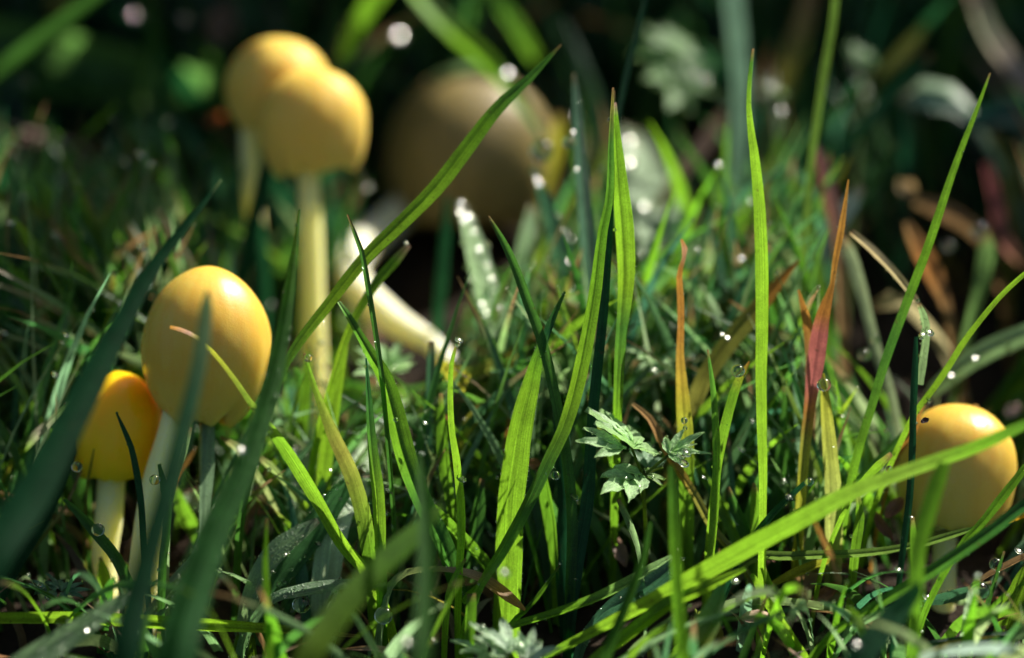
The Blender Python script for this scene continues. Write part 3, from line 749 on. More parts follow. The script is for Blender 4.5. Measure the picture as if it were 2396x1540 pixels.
blade('red and orange blade with a long dry point', '1985,420,3 1978,470,8 1966,545,15 1952,620,13 1946,668,11 1934,705,22 1922,745,32 1912,800,39 1904,860,39 1897,915,31 1888,990,27 1880,1060,27 1874,1140,26', (0.6, 0.7), [(0, OR), (0.22, OR), (0.34, OR), (0.44, (0.62, 0.26, 0.05)), (0.5, RD), (0.68, RD), (0.74, (0.5, 0.2, 0.06)), (0.85, OL), (1, YG)], 0.72, hairs=120, segs=44, **DRY)
blade('short orange side blade pressed against the red one', '1868,678,4 1878,714,14 1888,748,20 1896,790,26 1898,850,24', (0.9, 0.9), [(0, OR), (0.5, OR), (1, BR)], 0.65, segs=14, **DRY)
blade('yellow-green blade with a big drop at its top beside the red one', '1924,874,8 1928,930,24 1932,990,32 1938,1070,40 1944,1160,44', (0.7, 0.7), [(0, YG), (1, (0.5, 0.56, 0.12))], 0.75, hairs=40)
blade('broad olive blade with an orange point crossing behind the tall kinked blade', '1870,608,5 1834,648,20 1798,690,34 1758,738,44 1718,784,46 1680,836,44 1640,900,40', (1.7, 1.5), [(0, OR), (0.3, OR), (0.45, OL), (1, OL)], 0.75, **{**DRY, 'mat': M_BLADE})
blade('straw-brown bent stalk pointing into the dark hollow', '1990,542,14 2034,578,18 2078,622,18 2112,662,18 2142,704,16', (1.2, 1.0), ST, 0.6, ground=False, **STK)
blade('grey-green stalk coming down beside the straw-brown one', '1972,560,22 1992,600,32 2018,684,28 2034,750,24 2046,796,24 2060,850,24 2082,910,22', (3.0, 2.4), (0.40, 0.48, 0.24), 0.5, dew=8, **DEWY)
blade('pale beaded blade curled at the top near the lone mushroom', '2150,712,8 2160,742,18 2165,775,20 2160,830,18 2150,900,16', (0.5, 0.5), PA, 0.7, dew=22, ground=False, **DEWY)
blade('thin dark upright blade crossing the edge of the lone cap', '2143,788,8 2140,880,16 2136,960,16 2134,1050,17 2127,1167,17 2114,1270,16 2100,1390,14', (-0.2, -0.4), TE, 0.12, tip=TE)
blade('wide dewy blade slanting out of frame above the lone mushroom', '2160,940,12 2190,908,36 2225,878,44 2298,828,52 2396,785,50 2480,762,44', (2.6, 3.0), PA, 0.45, dew=26, dewsize=(0.0002, 0.0006), **DEWY)
blade('long broad blade sweeping across the lower corner in front of the lone mushroom', '2460,974,11 2396,996,19 2338,1024,25 2268,1054,28 2198,1078,30 2098,1114,34 1998,1154,41 1918,1196,45 1838,1240,48 1758,1282,50 1678,1326,48 1600,1368,42 1520,1410,34 1440,1452,27 1340,1505,20 1240,1560,16', (-2.0, -0.6), [(0, GD), (0.12, G), (0.25, (0.22, 0.38, 0.04)), (0.5, GB), (0.8, GB), (1, G)], 0.7, segs=48, fold=0.3, tip=G)
blade('second bright blade running along under the long sweeping one', '1745,1331,8 1690,1356,19 1640,1380,27 1567,1412,31 1490,1470,31 1427,1519,29 1370,1570,29', (-0.9, -1.0), GB, 0.8, tip=G)
blade('dark-edged blade slanting out of frame below the lone cap', '2480,1140,21 2396,1184,27 2340,1226,29 2298,1257,29 2198,1325,29 2118,1374,27 2030,1428,22 1950,1480,19', (-1.2, -0.9), [(0, TE), (0.5, GD), (1, G)], 0.35, fold=0.6, tip=TE)
blade('thin bright blade crossing the lower side of the lone cap', '2440,1040,10 2396,1098,18 2340,1170,22 2298,1224,20 2250,1275,16', (-0.4, -0.4), G, 0.7, tip=G)
blade('blurred bright blade upright in front of the lone cap', '2212,1084,26 2196,1130,34 2178,1187,36 2160,1250,34 2148,1310,32 2146,1390,32', (-2.2, -2.6), G, 0.75, tip=G)
blade('small pointed blade standing at the lone mushroom stem', '2136,1210,6 2140,1280,18 2146,1350,24 2140,1440,22', (-0.6, -0.6), G, 0.75)
blade('dark thin blade ending in a clear drop near the sweeping blade', '1894,1122,9 1860,1154,14 1822,1190,16 1790,1226,16 1754,1272,14', (-0.2, -0.3), TE, 0.15, tip=TE)
blade('needle-thin brown straw leaning in front of the sweeping blade foot', '1907,1222,4 1922,1254,9 1938,1288,11 1952,1326,11 1964,1362,9', (-1.9, -1.9), [(0, OR), (1, BR)], 0.6, ground=False, segs=12, **DRY)
blade('dull olive blade curving level beneath the lone cap', '2280,1236,8 2238,1249,16 2160,1272,18 2078,1288,19 2000,1296,20 1938,1298,20 1850,1302,22 1758,1309,22', (0.4, 0.2), (0.20, 0.34, 0.06), 0.45, tip=GD)
blade('pale green curved stalk lying low under the sweeping blade', '2040,1460,8 1990,1442,17 1938,1427,19 1880,1416,19 1818,1411,18 1760,1412,17 1698,1417,15', (-0.1, -0.1), (0.38, 0.54, 0.18), 0.7, **{**STK, 'mat': M_BLADE})
blade('bright blade slanting to the bottom edge through the curved stalk', '1760,1343,10 1790,1396,20 1818,1440,23 1852,1490,24 1894,1556,24', (-0.3, -0.4), GB, 0.75, tip=G)
blade('second thin bright blade slanting near the bottom', '1786,1322,8 1806,1380,14 1830,1440,14 1860,1500,12', (0.0, 0.0), G, 0.7)
blade('blurred dark upright blade in front of the sweeping blade', '1570,1090,10 1574,1160,22 1578,1280,26 1584,1400,30 1598,1560,34', (-1.8, -2.6), [(0, GD), (0.5, G), (1, G)], 0.45, tip=GD, mat=M_MATT)
blade('thin blurred blade leaning down past the lobed plant', '1522,1222,6 1512,1280,14 1498,1330,18 1462,1430,20 1420,1540,24', (-1.5, -2.0), GD, 0.4, tip=GD, mat=M_MATT)
blade('light-edged blade curving along the bottom toward the arched dead one', '1572,1302,8 1530,1328,18 1470,1364,24 1407,1396,24 1347,1420,22 1287,1440,20 1207,1464,18 1120,1500,16', (-0.5, -0.3), [(0, PA), (0.5, G), (1, G)], 0.55, fold=0.6)
blade('bluish wet leaf lying under the light-edged blade', '1590,1306,14 1560,1336,44 1520,1366,56 1470,1400,52 1410,1436,26', (0.2, 0.1), BL, 0.6, dew=60, **DEWY)
blade('orange-brown bent straw behind the lobed plant', '1480,945,8 1520,980,16 1550,1040,20 1580,1090,22 1620,1150,20 1670,1240,20 1730,1310,16', (0.8, 0.5), [(0, BR), (0.2, (0.5, 0.28, 0.12)), (0.4, OR), (0.6, OL), (1, OL)], 0.6, **DRY)
blade('narrow pale blade hanging in the shade under the lobed plant', '1446,1168,8 1462,1200,16 1478,1236,16 1490,1270,12 1498,1310,10', (0.1, 0.1), PA, 0.55)
blade('green blade tip beside the drop-capped yellowish blade', '1704,1140,8 1716,1180,24 1736,1225,26', (0.6, 0.6), GD, 0.5)
blade('notched bright leaf standing behind the dark drop-ended blade', '1764,1130,6 1770,1170,24 1774,1215,32 1772,1268,30', (0.6, 0.6), G, 0.8)
blade('dim green blade between the tall kinked blade and the red one', '1834,900,8 1836,980,20 1830,1080,28 1822,1180,32 1816,1280,30', (1.4, 1.4), GD, 0.5)
blade('fresh green blade tip standing below the grey-green stalk', '2006,1156,8 2012,1200,20 2004,1260,24 1998,1310,22', (0.4, 0.4), G, 0.6)
blade('bright wet tip touching the sweeping blade near the lone cap', '2086,1062,12 2066,1080,20 2040,1104,18 2012,1136,14 1990,1165,12', (-0.2, 0.0), GB, 0.85, dew=6)
blade('thin green line crossing behind the wet tip', '2170,950,6 2100,1030,14 2030,1100,16 1962,1166,16', (1.2, 1.2), GD, 0.5)
blade('yellow leaf edge glowing under the sweeping blade', '1952,1310,8 1905,1326,18 1850,1350,22 1806,1370,14', (0.5, 0.5), YG, 0.9, mat=M_BLADE, name='fallen_leaf', cat='fallen leaf', group='fallen leaves', ground=False)
blade('wide bright blade at the lower frame edge', '2440,1290,20 2400,1350,40 2365,1430,52 2335,1540,56', (0.2, 0.2), GB, 0.8)
blade('dark level blade near the bottom corner', '2460,1482,14 2396,1487,18 2318,1488,18 2240,1498,16 2160,1512,12', (-0.8, -0.8), TE, 0.2, tip=TE)
blade('pale bluish blurred blade along the bottom corner', '2470,1530,18 2396,1524,24 2320,1518,26 2240,1522,24 2150,1544,18', (-2.6, -2.6), (0.62, 0.80, 0.66), 0.7, dew=12)
blade('bluish blurred broad blade rising from the bottom edge by the lone stem', '2160,1362,16 2110,1420,48 2060,1480,59 2000,1560,64', (-2.6, -3.0), BL, 0.45, tip=BL)
blade('brown twig reaching in from the frame edge with hanging drops', '2460,1272,8 2396,1304,11 2350,1328,12 2318,1344,10 2290,1362,8', (0.2, 0.2), BR, 0.6, ground=False, **STK)
blade('small dewy leaf behind the dark-edged blade at the lone stem', '2320,1362,8 2260,1384,28 2200,1400,28 2150,1414,14', (0.3, 0.3), BL, 0.55, dew=26, **DEWY)
blade('orange blade point entering at the frame edge below the lone cap', '2310,1234,5 2345,1222,14 2396,1206,16 2450,1190,16', (0.6, 0.6), (0.8, 0.42, 0.02), 0.8, **DRY)
blade('straw-coloured flake across the lone mushroom stem top', '2160,1258,8 2200,1250,18 2250,1238,14 2280,1226,8', (0.9, 0.9), OL, 0.5, ground=False, **DRY)
blade('orange sliver on the shoulder of the lone cap', '2166,938,4 2152,962,10 2140,1000,16 2116,1040,14 2096,1080,8', (1.0, 1.2), OR, 0.6, **DRY)
blade('bright blade standing behind the lone mushroom stem', '2236,1390,8 2246,1440,28 2250,1520,34', (2.0, 2.0), GB, 0.8)
blade('pale stalk lying across to the lone mushroom stem', '2310,1418,8 2270,1410,16 2220,1404,14', (1.0, 1.2), PA, 0.6, ground=False, segs=10)
blade('slender green blade leaning out of the bottom corner', '2350,1290,5 2330,1350,10 2305,1430,14 2270,1540,16', (0.0, 0.0), GD, 0.5)
blade('yellowish leaf tip at the bottom edge', '1540,1508,8 1524,1530,30 1508,1570,36', (0.4, 0.3), YG, 0.85, mat=M_BLADE, name='fallen_leaf', cat='fallen leaf', group='fallen leaves')
blade('blotched blurred leaf upright at the bottom edge', '1690,1370,20 1676,1420,44 1652,1470,60 1630,1520,44', (-1.4, -1.4), [(0, BL), (0.5, PA), (1, YG)], 0.6, tip=BL, **{**WET, 'mat': M_BLADE})
# --- upper right, all blurred
blade('broad bluish dewy blade coming straight down from the top edge', '1706,-60,54 1712,40,60 1724,150,53 1726,260,46 1720,400,39 1704,560,37 1688,700,34', (7.5, 6.0), (0.20, 0.38, 0.24), 0.45, dew=20, dewsize=(0.0003, 0.0007), tip=BL, **DEWY)
blade('pinkish brown stalk bending down behind the whitish wet leaf', '1690,262,22 1660,300,42 1636,338,44 1600,384,36 1560,436,30 1520,520,26 1490,640,22', (7.5, 6.5), [(0, BR), (0.25, PK), (0.5, ST), (0.7, OL), (1, TE)], 0.6, **STK)
blade('dull red stem rising behind the dry-pointed red blade', '1910,342,14 1926,400,30 1942,460,34 1958,540,30 1966,620,26', (4.5, 4.0), [(0, MA), (0.5, (0.34, 0.15, 0.11)), (1, BR)], 0.5, **STK)
blade('maroon curved stem in the upper right hollow', '2306,380,20 2322,450,32 2332,510,36 2346,560,34 2374,598,30 2420,640,30', (6.5, 6.0), [(0, MA), (0.4, (0.46, 0.16, 0.15)), (0.7, (0.42, 0.18, 0.14)), (1, (0.5, 0.3, 0.12))], 0.65, **STK)
blade('pinkish grey thick stem slanting across the top right corner', '2258,-60,34 2282,10,42 2310,80,46 2350,140,52 2396,206,54 2460,290,54', (8.5, 7.5), [(0, PK), (0.3, (0.45, 0.5, 0.3)), (0.6, (0.66, 0.52, 0.42)), (1, PK)], 0.65, **STK)
blade('dark bluish leaf reaching in from the right edge below the thick stem', '2250,300,20 2298,280,50 2350,268,62 2396,262,64 2470,252,60', (7, 7), (0.04, 0.14, 0.11), 0.2, tip=TE)
blade('round whitish wet leaf at the end of the dark bluish one', '2108,236,20 2150,212,54 2196,216,66 2240,242,54 2270,262,20', (7.6, 7.2), (0.24, 0.38, 0.20), 0.8, **WET)
blade('blurred lime blade slanting high among the dark ones', '2166,56,10 2140,90,30 2110,124,34 2080,154,28 2050,190,14', (8.5, 8), YG, 0.8, tip=G)
blade('dim bluish blade slanting below the lime one', '2180,130,10 2066,244,28 1990,330,32 1930,400,30 1880,470,26', (6.5, 6), TE, 0.35)
blade('straight thin dim blade slanting beside the tall kinked blade', '2050,160,6 1958,260,13 1880,348,15 1798,440,15 1720,540,14', (5.5, 5.0), GD, 0.45)
blade('grey wet leaf folded below the dull red stem', '2016,436,20 1986,482,44 1952,526,40 1926,572,34 1910,640,28', (4.5, 4.2), (0.40, 0.48, 0.40), 0.5, **WET)
blade('olive brown broad stem going off the top edge', '1892,-50,40 1876,20,52 1856,90,50 1838,150,36', (9.5, 9.0), [(0, BR), (1, OL)], 0.45, **STK)
blade('olive stem curving behind the maroon one', '2318,310,20 2338,350,34 2352,400,38 2360,470,34 2362,560,30', (7.4, 7.0), OL, 0.55, **STK)
blade('dim green blade in the dark between slim stalk and long thin blade', '2100,330,8 2040,430,20 1980,520,24 1900,640,24', (5.0, 4.5), GD, 0.35)
blade('soft green blade leaning low behind the straw-brown stalk', '1880,520,10 1840,560,24 1790,600,30 1740,650,28', (3.6, 3.4), OL, 0.6)
blade('brown fallen leaf scrap glowing in the dark hollow on the right', '2120,520,16 2150,580,40 2184,640,44 2214,720,26', (4.5, 4.0), [(0, BR), (0.5, (0.55, 0.25, 0.07)), (1, BR)], 0.6, mat=M_DRY, name='fallen_leaf', cat='fallen leaf', group='fallen leaves')
blade('tan rounded leaf scrap lying under the straw-brown stalk', '2040,716,20 2070,704,40 2110,700,30', (4.2, 4.2), ST, 0.8, segs=12, mat=M_DRY, name='fallen_leaf', cat='fallen leaf', group='fallen leaves')
blade('small green shoot lit beside the maroon stem', '2306,540,12 2310,590,38 2304,650,40 2290,690,30', (4.4, 4.0), (0.26, 0.48, 0.14), 0.7)
blade('dim tan fallen leaf behind the small green shoot', '2140,470,24 2200,490,44 2270,530,40 2310,590,20', (6.0, 6.0), BR, 0.5, mat=M_DRY, name='fallen_leaf', cat='fallen leaf', group='fallen leaves')

# ------------------------------------------------------------------ lobed herb leaves
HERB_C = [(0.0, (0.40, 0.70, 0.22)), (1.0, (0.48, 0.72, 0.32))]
def lobed_leaf(parent, bx, by, bd, tx, ty, td, width, lobes, seed, col=None, tilt=0.0, cup=0.16):
    """a leaf cut into toothed lobes; (bx, by, bd) where the stalk joins, (tx, ty, td) the tip of the middle lobe"""
    r = random.Random(seed)
    B, T = P(bx, by, bd), P(tx, ty, td)
    ax = (T - B); Ln = ax.length; ax.normalize()
    v = ((B + T) / 2 - CAM).normalized()
    sd_ = ax.cross(v).normalized(); nr = sd_.cross(ax)
    if nr.dot(F) > 0: nr = -nr
    want = SUN * 0.85 - v * 0.60 + Vector((0.25 * math.sin(seed * 2.3), 0, 0.15))   # leaf faces turned up to the light
    nr = (want - ax * want.dot(ax)).normalized()
    nr = Matrix.Rotation(tilt, 3, ax) @ nr
    sd_ = ax.cross(nr).normalized()
    verts, faces, uvs, cols = [], [], [], []
    for li, (ang, ln, start) in enumerate(lobes):
        ang = R_(ang + r.uniform(-4, 4)); l = ln * Ln * r.uniform(0.94, 1.06)
        d1 = ax * math.cos(ang) + sd_ * math.sin(ang)
        s1 = sd_ * math.cos(ang) - ax * math.sin(ang)
        o = B + ax * (start * Ln) + nr * (0.00006 * li)
        w = 0.74 * width * Ln * (0.75 + 0.25 * ln)
        n = 16
        k0 = len(verts)
        teeth = r.uniform(2.4, 3.4)
        for i in range(n + 1):
            f = i / n
            prof = math.sin(math.pi * min(1, 0.06 + 0.94 * f) ** 0.85) ** 0.8 if f < 1 else 0.02
            for u in (-1, -0.55, 0, 0.55, 1):
                tooth = 1 + (0.30 * (abs((f * teeth + (0.5 if u > 0 else 0)) % 1 - 0.35) - 0.3) if abs(u) == 1 else 0)
                lift = cup * l * (0.55 * f - 0.9 * f * f) + w * (0.22 * abs(u) - 0.05 * (u == 0))
                rip = 0.025 * w * math.sin(f * 22 + u * 3 + li)
                p = o + d1 * (l * f + (0.10 * l * abs(u) * (1 - f) if abs(u) == 1 else 0)) + s1 * (u * w * 0.5 * prof * tooth) + nr * (lift + rip)
                verts.append(p); uvs.append((u, f * 2, seed + li)); cols.append(stops_at(col or HERB_C, f))
        for i in range(n):
            for j in range(4):
                a = k0 + i * 5 + j
                faces.append((a, a + 1, a + 6, a + 5))
    for _ in range(10):
        p = verts[r.randrange(len(verts))]
        BEADS.append((Vector(p) + nr * 0.0001, r.uniform(0.00008, 0.00022)))
    return mesh_obj('leaf', verts, faces, M_HERB, parent, parent.location, uvs=uvs, cols=cols)

FAN5 = [(0, 1.0, 0.10), (34, 0.86, 0.04), (-34, 0.86, 0.04), (72, 0.62, 0.0), (-72, 0.62, 0.0)]
FAN3 = [(0, 1.0, 0.06), (40, 0.74, 0.02), (-40, 0.74, 0.02)]
PINN = [(0, 0.62, 0.42), (42, 0.50, 0.34), (-42, 0.50, 0.34), (58, 0.46, 0.10), (-58, 0.46, 0.10)]
def herb(label, stalks, leaves, group='lobed herb plants'):
    sv = []
    allp = []
    for st in stalks:
        v, f, u, b = tube(st, nseg=18, nring=8, seed=len(st) + st[0][0] * 0.01, extend=st is stalks[0])
        allp.append((v, f, u, b))
    base = allp[0][3]
    root = empty('lobed_herb', Vector((base.x, base.y, max(0, base.z))))
    tag(root, label, 'herb', group)
    for v, f, u, b in allp:
        mesh_obj('stalk', v, f, M_BLADE, root, root.location, uvs=[(0.4, a[1], 2) for a in u], cols=[(0.30, 0.42, 0.06)] * len(v))
    for lf in leaves:
        lobed_leaf(root, *lf)
    return root

herb('sharp lobed herb spreading pale leaves beyond the widest bright blade',
     [[(1505, 1112, 0.2, 8), (1508, 1180, 0.3, 9), (1512, 1280, 0.5, 10), (1508, 1380, 0.6, 10)],
      [(1478, 1048, -0.1, 6), (1492, 1084, 0.1, 7), (1505, 1114, 0.2, 8)],
      [(1568, 1062, 0.2, 6), (1536, 1088, 0.2, 7), (1506, 1114, 0.2, 8)],
      [(1552, 1094, 0.3, 5), (1528, 1102, 0.3, 6), (1507, 1116, 0.2, 7)]],
     [(1480, 1050, -0.1, 1412, 962, 0.6, 0.40, [(0, 1.0, 0.06), (30, 0.98, 0.04), (-34, 0.82, 0.04), (64, 0.72, 0.0), (-66, 0.62, 0.0)], 11, None, 0.25),
      (1468, 1052, -0.1, 1352, 1030, -0.5, 0.30, [(0, 1.0, 0.02), (26, 0.80, 0.10), (-22, 0.7, 0.10)], 12, None, -0.2),
      (1566, 1064, 0.2, 1640, 1018, 0.2, 0.38, FAN5, 13, None, 0.1),
      (1562, 1066, 0.2, 1655, 1062, 0.0, 0.22, FAN3, 14, None, 0.3),
      (1504, 1112, 0.2, 1414, 1156, -0.5, 0.36, [(0, 0.66, 0.40), (34, 0.5, 0.24), (-36, 0.5, 0.34), (40, 0.44, 0.06), (-40, 0.4, 0.12)], 15, None, 0.0),
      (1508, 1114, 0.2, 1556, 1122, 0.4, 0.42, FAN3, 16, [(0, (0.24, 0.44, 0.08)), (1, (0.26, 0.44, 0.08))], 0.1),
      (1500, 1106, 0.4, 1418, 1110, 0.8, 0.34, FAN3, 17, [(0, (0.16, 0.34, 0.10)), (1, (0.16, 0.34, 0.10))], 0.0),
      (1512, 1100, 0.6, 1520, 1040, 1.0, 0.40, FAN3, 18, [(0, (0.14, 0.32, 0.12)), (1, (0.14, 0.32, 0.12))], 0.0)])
herb('whitish lobed leaf spreading at the bottom edge below the arched dead blade',
     [[(1185, 1530, -1.3, 10), (1180, 1570, -1.1, 11), (1176, 1620, -1.0, 12)],
      [(1230, 1545, -1.3, 9), (1200, 1580, -1.1, 10), (1180, 1610, -1.0, 12)]],
     [(1182, 1535, -1.3, 1110, 1462, -1.2, 0.42, FAN5, 21, [(0, (0.46, 0.66, 0.36)), (1, (0.4, 0.56, 0.3))], 0.2),
      (1190, 1530, -1.4, 1168, 1444, -1.0, 0.40, FAN3, 22, [(0, (0.50, 0.70, 0.42)), (1, (0.42, 0.58, 0.34))], -0.1),
      (1228, 1540, -1.3, 1244, 1474, -1.1, 0.44, FAN5, 23, [(0, (0.46, 0.66, 0.38)), (1, (0.4, 0.56, 0.3))], 0.1),
      (1230, 1545, -1.5, 1304, 1516, -1.5, 0.42, FAN3, 24, [(0, (0.52, 0.66, 0.46)), (1, (0.42, 0.58, 0.34))], 0.2),
      (1176, 1545, -1.0, 1062, 1500, -0.8, 0.34, PINN, 25, None, 0.0),
      (1170, 1560, -1.3, 1090, 1552, -1.6, 0.36, FAN3, 26, None, 0.0)])
herb('dim lobed leaf half hidden behind the straight blades above the sharp herb',
     [[(1535, 838, 2.0, 8), (1540, 900, 2.0, 9), (1545, 980, 2.0, 9)]],
     [(1532, 842, 2.0, 1464, 816, 1.8, 0.34, PINN, 31), (1536, 846, 2.0, 1484, 868, 1.8, 0.4, FAN3, 32),
      (1540, 846, 2.0, 1550, 896, 1.8, 0.44, FAN5, 33), (1546, 840, 2.0, 1584, 866, 2.0, 0.44, FAN3, 34)])
herb('dewy crinkled herb leaves at the foot of the twin mushrooms',
     [[(905, 870, 2.4, 8), (900, 930, 2.2, 9), (900, 1000, 2.0, 9)]],
     [(902, 866, 2.4, 836, 816, 2.4, 0.40, FAN5, 41), (908, 868, 2.4, 880, 800, 2.8, 0.42, FAN3, 42),
      (910, 866, 2.4, 938, 806, 2.6, 0.44, FAN5, 43), (914, 872, 2.4, 966, 850, 2.2, 0.42, FAN3, 44), (894, 876, 2.4, 830, 872, 2.0, 0.4, FAN3, 45)])
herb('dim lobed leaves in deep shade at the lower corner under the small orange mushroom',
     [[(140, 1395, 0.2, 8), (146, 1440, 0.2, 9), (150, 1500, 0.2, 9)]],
     [(136, 1392, 0.2, 52, 1370, 0.0, 0.36, PINN, 51, [(0, (0.10, 0.24, 0.10)), (1, (0.10, 0.24, 0.10))]),  # deep shade is painted into these dark leaf colours
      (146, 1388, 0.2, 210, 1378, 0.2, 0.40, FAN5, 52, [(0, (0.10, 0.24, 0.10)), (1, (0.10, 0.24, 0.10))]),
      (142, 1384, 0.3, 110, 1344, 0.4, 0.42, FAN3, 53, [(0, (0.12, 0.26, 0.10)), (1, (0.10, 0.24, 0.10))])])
PALEH = [(0, (0.27, 0.44, 0.18)), (1, (0.24, 0.40, 0.15))]
herb('blurred pale herb catching sun among the dark blades near the top',
     [[(1580, 176, 8.2, 12), (1584, 260, 8.0, 12), (1590, 360, 7.6, 13)]],
     [(1578, 150, 8.2, 1482, 128, 8.4, 0.42, PINN, 61, PALEH, 0.3), (1580, 130, 8.2, 1552, 62, 8.8, 0.5, FAN5, 62, PALEH, 0.2),
      (1580, 180, 8.2, 1510, 182, 7.6, 0.5, FAN3, 63, PALEH, -0.2), (1590, 186, 8.0, 1660, 160, 8.2, 0.52, FAN5, 64, PALEH, 0.2),
      (1594, 196, 8.0, 1672, 218, 7.8, 0.46, FAN3, 65, PALEH, 0.1), (1586, 200, 8.0, 1560, 250, 7.4, 0.46, FAN3, 66, PALEH, 0.0)])
herb('two small blurred pale leaflets beside the kink of the tall blade',
     [[(1806, 214, 7.4, 8), (1812, 290, 7.0, 9), (1816, 380, 6.6, 9)]],
     [(1806, 214, 7.4, 1786, 190, 7.4, 0.8, FAN3, 71, PALEH, 0.2), (1810, 218, 7.4, 1836, 222, 7.2, 0.8, FAN3, 72, PALEH, 0.2)])
herb('blurred pale leaflets high above the olive blade with orange point',
     [[(2020, 160, 8.0, 8), (2016, 240, 7.6, 9), (2010, 330, 7.2, 9)]],
     [(2018, 150, 8.0, 1994, 100, 8.2, 0.6, FAN5, 73, PALEH, 0.2), (2024, 156, 8.0, 2050, 128, 8.0, 0.6, FAN3, 74, PALEH, 0.2)])

# ------------------------------------------------------------------ dead leaf scraps on the soil
def scrap(label, x, y, d, w, h, ang, col, seed, name='dead_leaf', cat='dead leaf', group='dead leaf scraps', curl=0.5, face=None):
    r = random.Random(seed)
    c = P(x, y, d)
    nrm = (face or (-F * 0.8 + Vector((0, 0, 0.7)))).normalized()
    sx = (RT - nrm * RT.dot(nrm)).normalized(); sy = nrm.cross(sx)
    a = R_(ang)
    e1 = sx * math.cos(a) + sy * math.sin(a); e2 = sy * math.cos(a) - sx * math.sin(a)
    k = mpp(d)
    nu, nv = 14, 8
    verts, faces, uvs, cols = [], [], [], []
    for i in range(nu + 1):
        f = i / nu
        ww = h * k / 2 * max(0.06, math.sin(math.pi * (0.04 + 0.92 * f)) ** 0.7) * (1 + 0.22 * noise.noise(Vector((f * 5, seed, 1))))
        for j in range(nv + 1):
            u = j / nv * 2 - 1
            z = h * k * (curl * (0.4 * u * u - 0.2) + 0.30 * noise.noise(Vector((f * 3, u * 1.5, seed))) + curl * 0.5 * (f - 0.5) ** 2)
            edge = 1 + (0.16 * noise.noise(Vector((f * 16, u, seed + 5))) if abs(u) == 1 else 0)
            verts.append(c + e1 * (w * k * (f - 0.5)) + e2 * (u * ww * edge) + nrm * z)
            uvs.append((u, f, seed)); cols.append(jitter(col, r, 0.04))
    for i in range(nu):
        for j in range(nv):
            p0 = i * (nv + 1) + j
            faces.append((p0, p0 + 1, p0 + nv + 2, p0 + nv + 1))
    o = mesh_obj(name, verts, faces, M_DRY, None, c, uvs=uvs, cols=cols)
    return tag(o, label, cat, group, 'thing')

scrap('pale pinkish oval flake lying under the curved green stalk', 1765, 1444, -0.3, 66, 30, 8, (0.80, 0.58, 0.42), 1)
scrap('crumpled reddish brown leaf beside the lone mushroom stem', 2092, 1190, 1.0, 66, 34, 48, (0.52, 0.24, 0.14), 2, curl=1.0)
scrap('brown shrivelled leaf stalk scrap below the crumpled reddish leaf', 2062, 1230, 1.0, 90, 26, -60, (0.42, 0.20, 0.11), 3, curl=1.0)
scrap('folded tan dead leaf in the hollow under the sweeping blade', 1870, 1372, 0.9, 120, 44, 28, (0.50, 0.32, 0.13), 4, curl=0.8)
scrap('orange brown dead leaf beside the folded tan one', 1932, 1390, 0.8, 84, 34, 35, (0.56, 0.26, 0.08), 5, curl=0.8)
scrap('dark brown dead leaf behind the lower stem of the lone mushroom', 1998, 1342, 1.0, 90, 40, -20, (0.28, 0.15, 0.07), 6, curl=0.7)
scrap('pinkish dead leaf curled in shade under the lobed herb', 1450, 1290, 0.9, 84, 34, -72, (0.44, 0.27, 0.19), 7, curl=0.9)
scrap('rusty scrap glowing in the black gap beside the rear twin mushroom', 506, 280, 7.5, 40, 34, 10, (0.34, 0.09, 0.02), 8)
scrap('golden leaf scrap in the shade near the dull middle-left blade', 245, 425, 6.2, 66, 28, 52, (0.70, 0.46, 0.14), 9)
scrap('golden crumb under the yellow-green stalk', 72, 522, 5.8, 34, 26, 80, (0.66, 0.44, 0.12), 10)
scrap('yellow leaf corner at the very top behind the slanting dark blade', 140, 6, 9.5, 70, 34, 40, (0.62, 0.52, 0.08), 11)
scrap('brown upright bark-like leaf at the top edge above the twin mushrooms', 522, 60, 9.5, 130, 72, 86, (0.30, 0.19, 0.12), 12)
scrap('pale pink crumb near the frame edge beyond the lone cap', 2370, 960, 3.0, 46, 34, 40, (0.70, 0.52, 0.48), 13)
scrap('tan crumb glowing in the dark hollow beside the long thin blade', 2120, 440, 6.0, 50, 42, -40, (0.62, 0.42, 0.18), 14)
scrap('small red crumb among turf behind the narrow drop-tipped blade', 1040, 984, 1.6, 26, 24, 10, (0.66, 0.28, 0.12), 15)
scrap('orange crumb in the shade behind the widest sharp blade', 1246, 1085, 1.0, 40, 30, -10, (0.60, 0.28, 0.08), 16)
scrap('brown crumbling leaf behind the wide blurred blade', 620, 1190, 1.8, 80, 40, 10, (0.40, 0.22, 0.10), 17)
scrap('brown shaded dead leaf at the bottom under the level blade', 258, 1500, 0.2, 60, 80, 70, (0.34, 0.18, 0.09), 18)
scrap('tan crumb by the bottom corner near the lone stem', 2100, 1535, 0.0, 60, 22, 8, (0.70, 0.42, 0.14), 19)
scrap('dark speck of debris stuck to the crown of the lone cap', 2164, 984, 0.2, 22, 15, 30, (0.05, 0.02, 0.02), 20, name='dirt_speck', cat='dirt speck', group='debris on the lone cap')
scrap('tiny brown nub on top of the lone cap', 2282, 952, 1.3, 18, 12, -20, (0.40, 0.24, 0.08), 21, name='dirt_nub', cat='dirt speck', group='debris on the lone cap')

